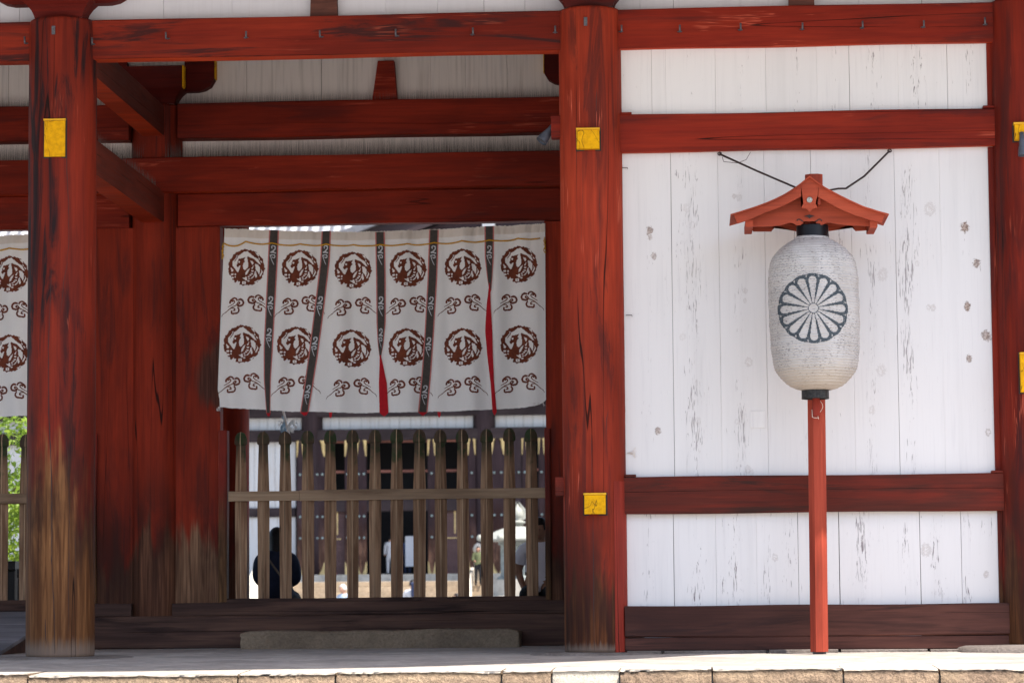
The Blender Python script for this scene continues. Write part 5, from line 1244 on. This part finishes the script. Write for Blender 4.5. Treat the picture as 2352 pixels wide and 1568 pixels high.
def seated(name, label, x, y, seat, htop, face, shirt, trous, hairm, long, skinm, sleeve, armpose, wide=1., group=None):
    "face = +1 looks away (+Y), -1 looks to the camera"
    t = thing(name, label, 'person', (x, y, 0)); fy = face; hs = .235
    neck = htop-hs-.015; sh = neck-.055; pz = seat+.10
    V = {}; E = []
    V['pel'] = (Vector((x, y, pz)), (.155*wide, .125)); V['bel'] = (Vector((x, y-.0*fy, pz+(sh-pz)*.33)), (.145*wide, .115)); V['che'] = (Vector((x, y+.01*fy, pz+(sh-pz)*.72)), (.155*wide, .115)); V['upc'] = (Vector((x, y+.02*fy, sh)), (.11*wide, .085)); V['nec'] = (Vector((x, y+.035*fy, neck+.01)), .056); V['hdb'] = (Vector((x, y+.05*fy, neck+.09)), .06)
    E += [('pel', 'bel'), ('bel', 'che'), ('che', 'upc'), ('upc', 'nec'), ('nec', 'hdb')]
    for s_, n in ((-1, 'L'), (1, 'R')):
        V[n+'sh'] = (Vector((x+s_*.175*wide, y+.015*fy, sh-.02)), .064*min(wide, 1.1)); el, wr = armpose[n]
        V[n+'el'] = (Vector((x+el[0], y+el[1], el[2])), .046); V[n+'wr'] = (Vector((x+wr[0], y+wr[1], wr[2])), (.030, .026)); E += [('upc', n+'sh'), (n+'sh', n+'el'), (n+'el', n+'wr')]
        dd = (V[n+'wr'][0]-V[n+'el'][0]); hand_bones(V, E, V[n+'wr'][0], n+'wr', dd, (0, 0, 1), (s_*.6, .5*fy, 0))
        V[n+'hp'] = (Vector((x+s_*.10, y+.10*fy, seat+.085)), .088); V[n+'kn'] = (Vector((x+s_*.13, y+.47*fy, seat+.06)), .062); V[n+'ca'] = (Vector((x+s_*.13, y+.50*fy, seat-.12)), .056); V[n+'an'] = (Vector((x+s_*.13, y+.48*fy, .09)), .040); V[n+'to'] = (Vector((x+s_*.14, y+.64*fy, .035)), .036)
        E += [('pel', n+'hp'), (n+'hp', n+'kn'), (n+'kn', n+'ca'), (n+'ca', n+'an'), (n+'an', n+'to')]
    me = skin_mesh('body', V, E, 'pel'); me.materials.append(M[skinm]); b = bpy.data.objects.new('body', me); COL.objects.link(b); b.parent = t; b.matrix_parent_inverse = Matrix.Translation(-t.location)
    def arm(c): return min((c-V[n+'el'][0]).length for n in 'LR'), min((c-V[n+'wr'][0]).length for n in 'LR')
    def segd(c, a, q):
        ab = q-a; k = max(0, min(1, (c-a).dot(ab)/ab.length_squared)); return (c-a-ab*k).length, k
    def is_arm(c):
        for n in 'LR':
            d2, k2 = segd(c, V[n+'el'][0], V[n+'wr'][0])
            d1, k1 = segd(c, V[n+'sh'][0], V[n+'el'][0])
            if d2 < .075 and k2 > 0: return 1+k2
            if (c-V[n+'wr'][0]).length < .2 and d2 < .12: return 2
            if d1 < .085: return k1
        return -1
    def in_shirt(c):
        if c.z > neck-.005: return False
        k = is_arm(c)
        if k >= 0: return k < sleeve
        return c.z > pz-.015 and abs(c.y-y) < .2
    def in_tr(c):
        k = is_arm(c)
        if k >= .8: return False
        return c.z < pz+.06 and c.z > .07
    shell(b, 'top', in_shirt, .016, shirt, t); shell(b, 'trousers', in_tr, .012, trous, t); shell(b, 'shoe', lambda c: c.z < .085, .008, 'black_cloth', t)
    head(t, Vector((x, y+.06*fy, htop-hs/2)), hs, (.25*(-fy) if long else -.35, fy, -.15), hairm, long, skinm)
    return t
def bench(x0, x1, y, label):
    t = thing('bench', label, 'bench', ((x0+x1)/2, y, 0), 'wooden benches behind the fence')
    for k in range(3): MB().bar('X', x0, x1, y-.19+k*.13, y-.07+k*.13, .385, .42, .005, 3, .001).build('seat_board', 'bench', t)
    for xx in (x0+.15, x1-.2):
        for yy in (y-.15, y+.11): MB().bar('Z', xx, xx+.05, yy, yy+.05, 0, .385, .004, 2, 0).build('leg', 'bench', t)
        MB().bar('Y', xx+.01, xx+.04, y-.10, y+.11, .15, .19, .003, 1, 0).build('stretcher', 'bench', t)
wx, wy_ = PX(634, 1240, 6.5), 6.5; mx, my = PX(1241, 1230, 6.6), 6.6
bench(wx-.8, wx+.9, wy_, 'wooden bench under the dark haired person'); bench(mx-.7, mx+.8, my, 'wooden bench under the person in the white shirt')
wo = seated('person', 'person with dark hair and navy jacket seated behind the picket fence', wx, wy_, .40, PZ(634, 1211, 6.5), 1, 'navy', 'black_cloth', 'hair_black', True, 'skin', 1.85,
       {'L': ((-.195, .05, .67), (-.13, .24, .58)), 'R': ((.20, .05, .665), (.13, .24, .62))}, .98)
a = P(618, 1285, 6.36); b = P(662, 1345, 6.36); MB().tube([(a.x-.04, 6.40, a.z+.10), (a.x, 6.355, a.z), ((a.x+b.x)/2, 6.345, (a.z+b.z)/2), (b.x, 6.36, b.z)], .012, 6).build('bag_strap', 'strap', wo)
seated('person', 'person in a white short sleeved shirt seated behind the right fence post', mx, my, .42, PZ(1241, 1189, 6.6), -1, 'white_shirt', 'black_cloth', 'hair_black', False, 'skin_shade', .62,
       {'L': ((-.235, .03, .72), (-.16, -.10, .52)), 'R': ((.235, .03, .70), (.14, -.16, .54))}, 1.02)

def standing(label, px, pyhead, Y, gz, height, face, shirt, trous, hairm, long=False, armout=0., extra=None, sleeve=1.8):
    top = P(px, pyhead, Y); x, y = top.x, Y; k = height/1.7; g0 = gz if gz is not None else top.z-height
    t = thing('person', label, 'person', (x, y, g0)); V = {}; E = []; f = Vector((face[0], face[1], 0)).normalized(); s = Vector((f.y, -f.x, 0))
    def q(a, b, z): return Vector((x, y, g0))+s*a*k+f*b*k+Vector((0, 0, z*k))
    V['pel'] = (q(0, 0, .93), (.15*k, .11*k)); V['bel'] = (q(0, .01, 1.08), (.135*k, .10*k)); V['che'] = (q(0, 0, 1.27), (.155*k, .11*k)); V['upc'] = (q(0, 0, 1.38), (.10*k, .08*k)); V['nec'] = (q(0, .02, 1.45), .05*k); V['hd'] = (q(0, .03, 1.54), .06*k)
    E += [('pel', 'bel'), ('bel', 'che'), ('che', 'upc'), ('upc', 'nec'), ('nec', 'hd')]
    for sg_, n in ((-1, 'L'), (1, 'R')):
        V[n+'s'] = (q(sg_*.18, 0, 1.38), .06*k); V[n+'e'] = (q(sg_*.23, .03, 1.12), .045*k); V[n+'w'] = (q(sg_*(.24-.12*armout), .05+.22*armout, .90+.2*armout), .032*k); V[n+'h'] = (q(sg_*(.24-.16*armout), .07+.27*armout, .82+.28*armout), (.04*k, .02*k))
        V[n+'k0'] = (q(sg_*.09, 0, .80), .085*k); V[n+'k'] = (q(sg_*.10, .02, .48), .06*k); V[n+'a'] = (q(sg_*.105, -.01, .09), .042*k); V[n+'t'] = (q(sg_*.11, .13, .035), .035*k)
        E += [('upc', n+'s'), (n+'s', n+'e'), (n+'e', n+'w'), (n+'w', n+'h'), ('pel', n+'k0'), (n+'k0', n+'k'), (n+'k', n+'a'), (n+'a', n+'t')]
    me = skin_mesh('body', V, E, 'pel', 1); me.materials.append(M['skin']); b = bpy.data.objects.new('body', me); COL.objects.link(b); b.parent = t; b.matrix_parent_inverse = Matrix.Translation(-t.location)
    hw = [V['Lh'][0], V['Rh'][0]]
    shell(b, 'top', lambda c: g0+.90*k < c.z < g0+1.44*k and min((c-h).length for h in hw) > .10*k, .02*k, shirt, t)
    shell(b, 'trousers', lambda c: g0+.07*k < c.z < g0+.94*k and min((c-h).length for h in hw) > .16*k, .014*k, trous, t)
    shell(b, 'shoe', lambda c: c.z < g0+.08*k, .008, 'black_cloth', t)
    head(t, q(0, .04, 1.70-.115), .235*k, (f.x, f.y, 0), hairm, long)
    return t
standing('person with grey hair and pale blue shirt below the hall stairs', 790, 1341, 60, -1., PZ(790, 1341, 60)+1., (-.5, -.6), 'light_blue', 'grey_trouser', 'hair_grey')
wsp = standing('person in a pale shirt with a dark backpack walking to the hall stairs', 947, 1331, 68, -1., PZ(947, 1331, 68)+1., (.2, 1), 'offwhite', 'grey_trouser', 'hair_black')
bp = P(956, 1352, 67.75); MB().box(bp.x-.16, bp.x+.16, 67.66, 67.84, bp.z-.25, bp.z+.22, ch=.05).build('backpack', 'navy', wsp)
standing('person in an olive jacket with joined hands standing atop the hall stairs', 1098, 1254, HY-4., 1.21-.222*1, PZ(1098, 1254, HY-4.)-.99, (.1, -1), 'olive', 'black_cloth', 'hair_black', True, .8)
standing('person in a white top standing inside the hall doorway', 896, 1262, HY+.6, ZF, 1.62, (0, 1), 'offwhite', 'offwhite', 'hair_black')
standing('person in blue clothes standing inside the hall doorway', 936, 1266, HY+1.0, ZF, 1.6, (0, 1), 'blue_cloth', 'navy', 'hair_black')
standing('person with dark hair walking past the bronze lantern', 1052, 1362, 62, -1., PZ(1052, 1362, 62)+1., (-1, -.3), 'black_cloth', 'grey_trouser', 'hair_black')
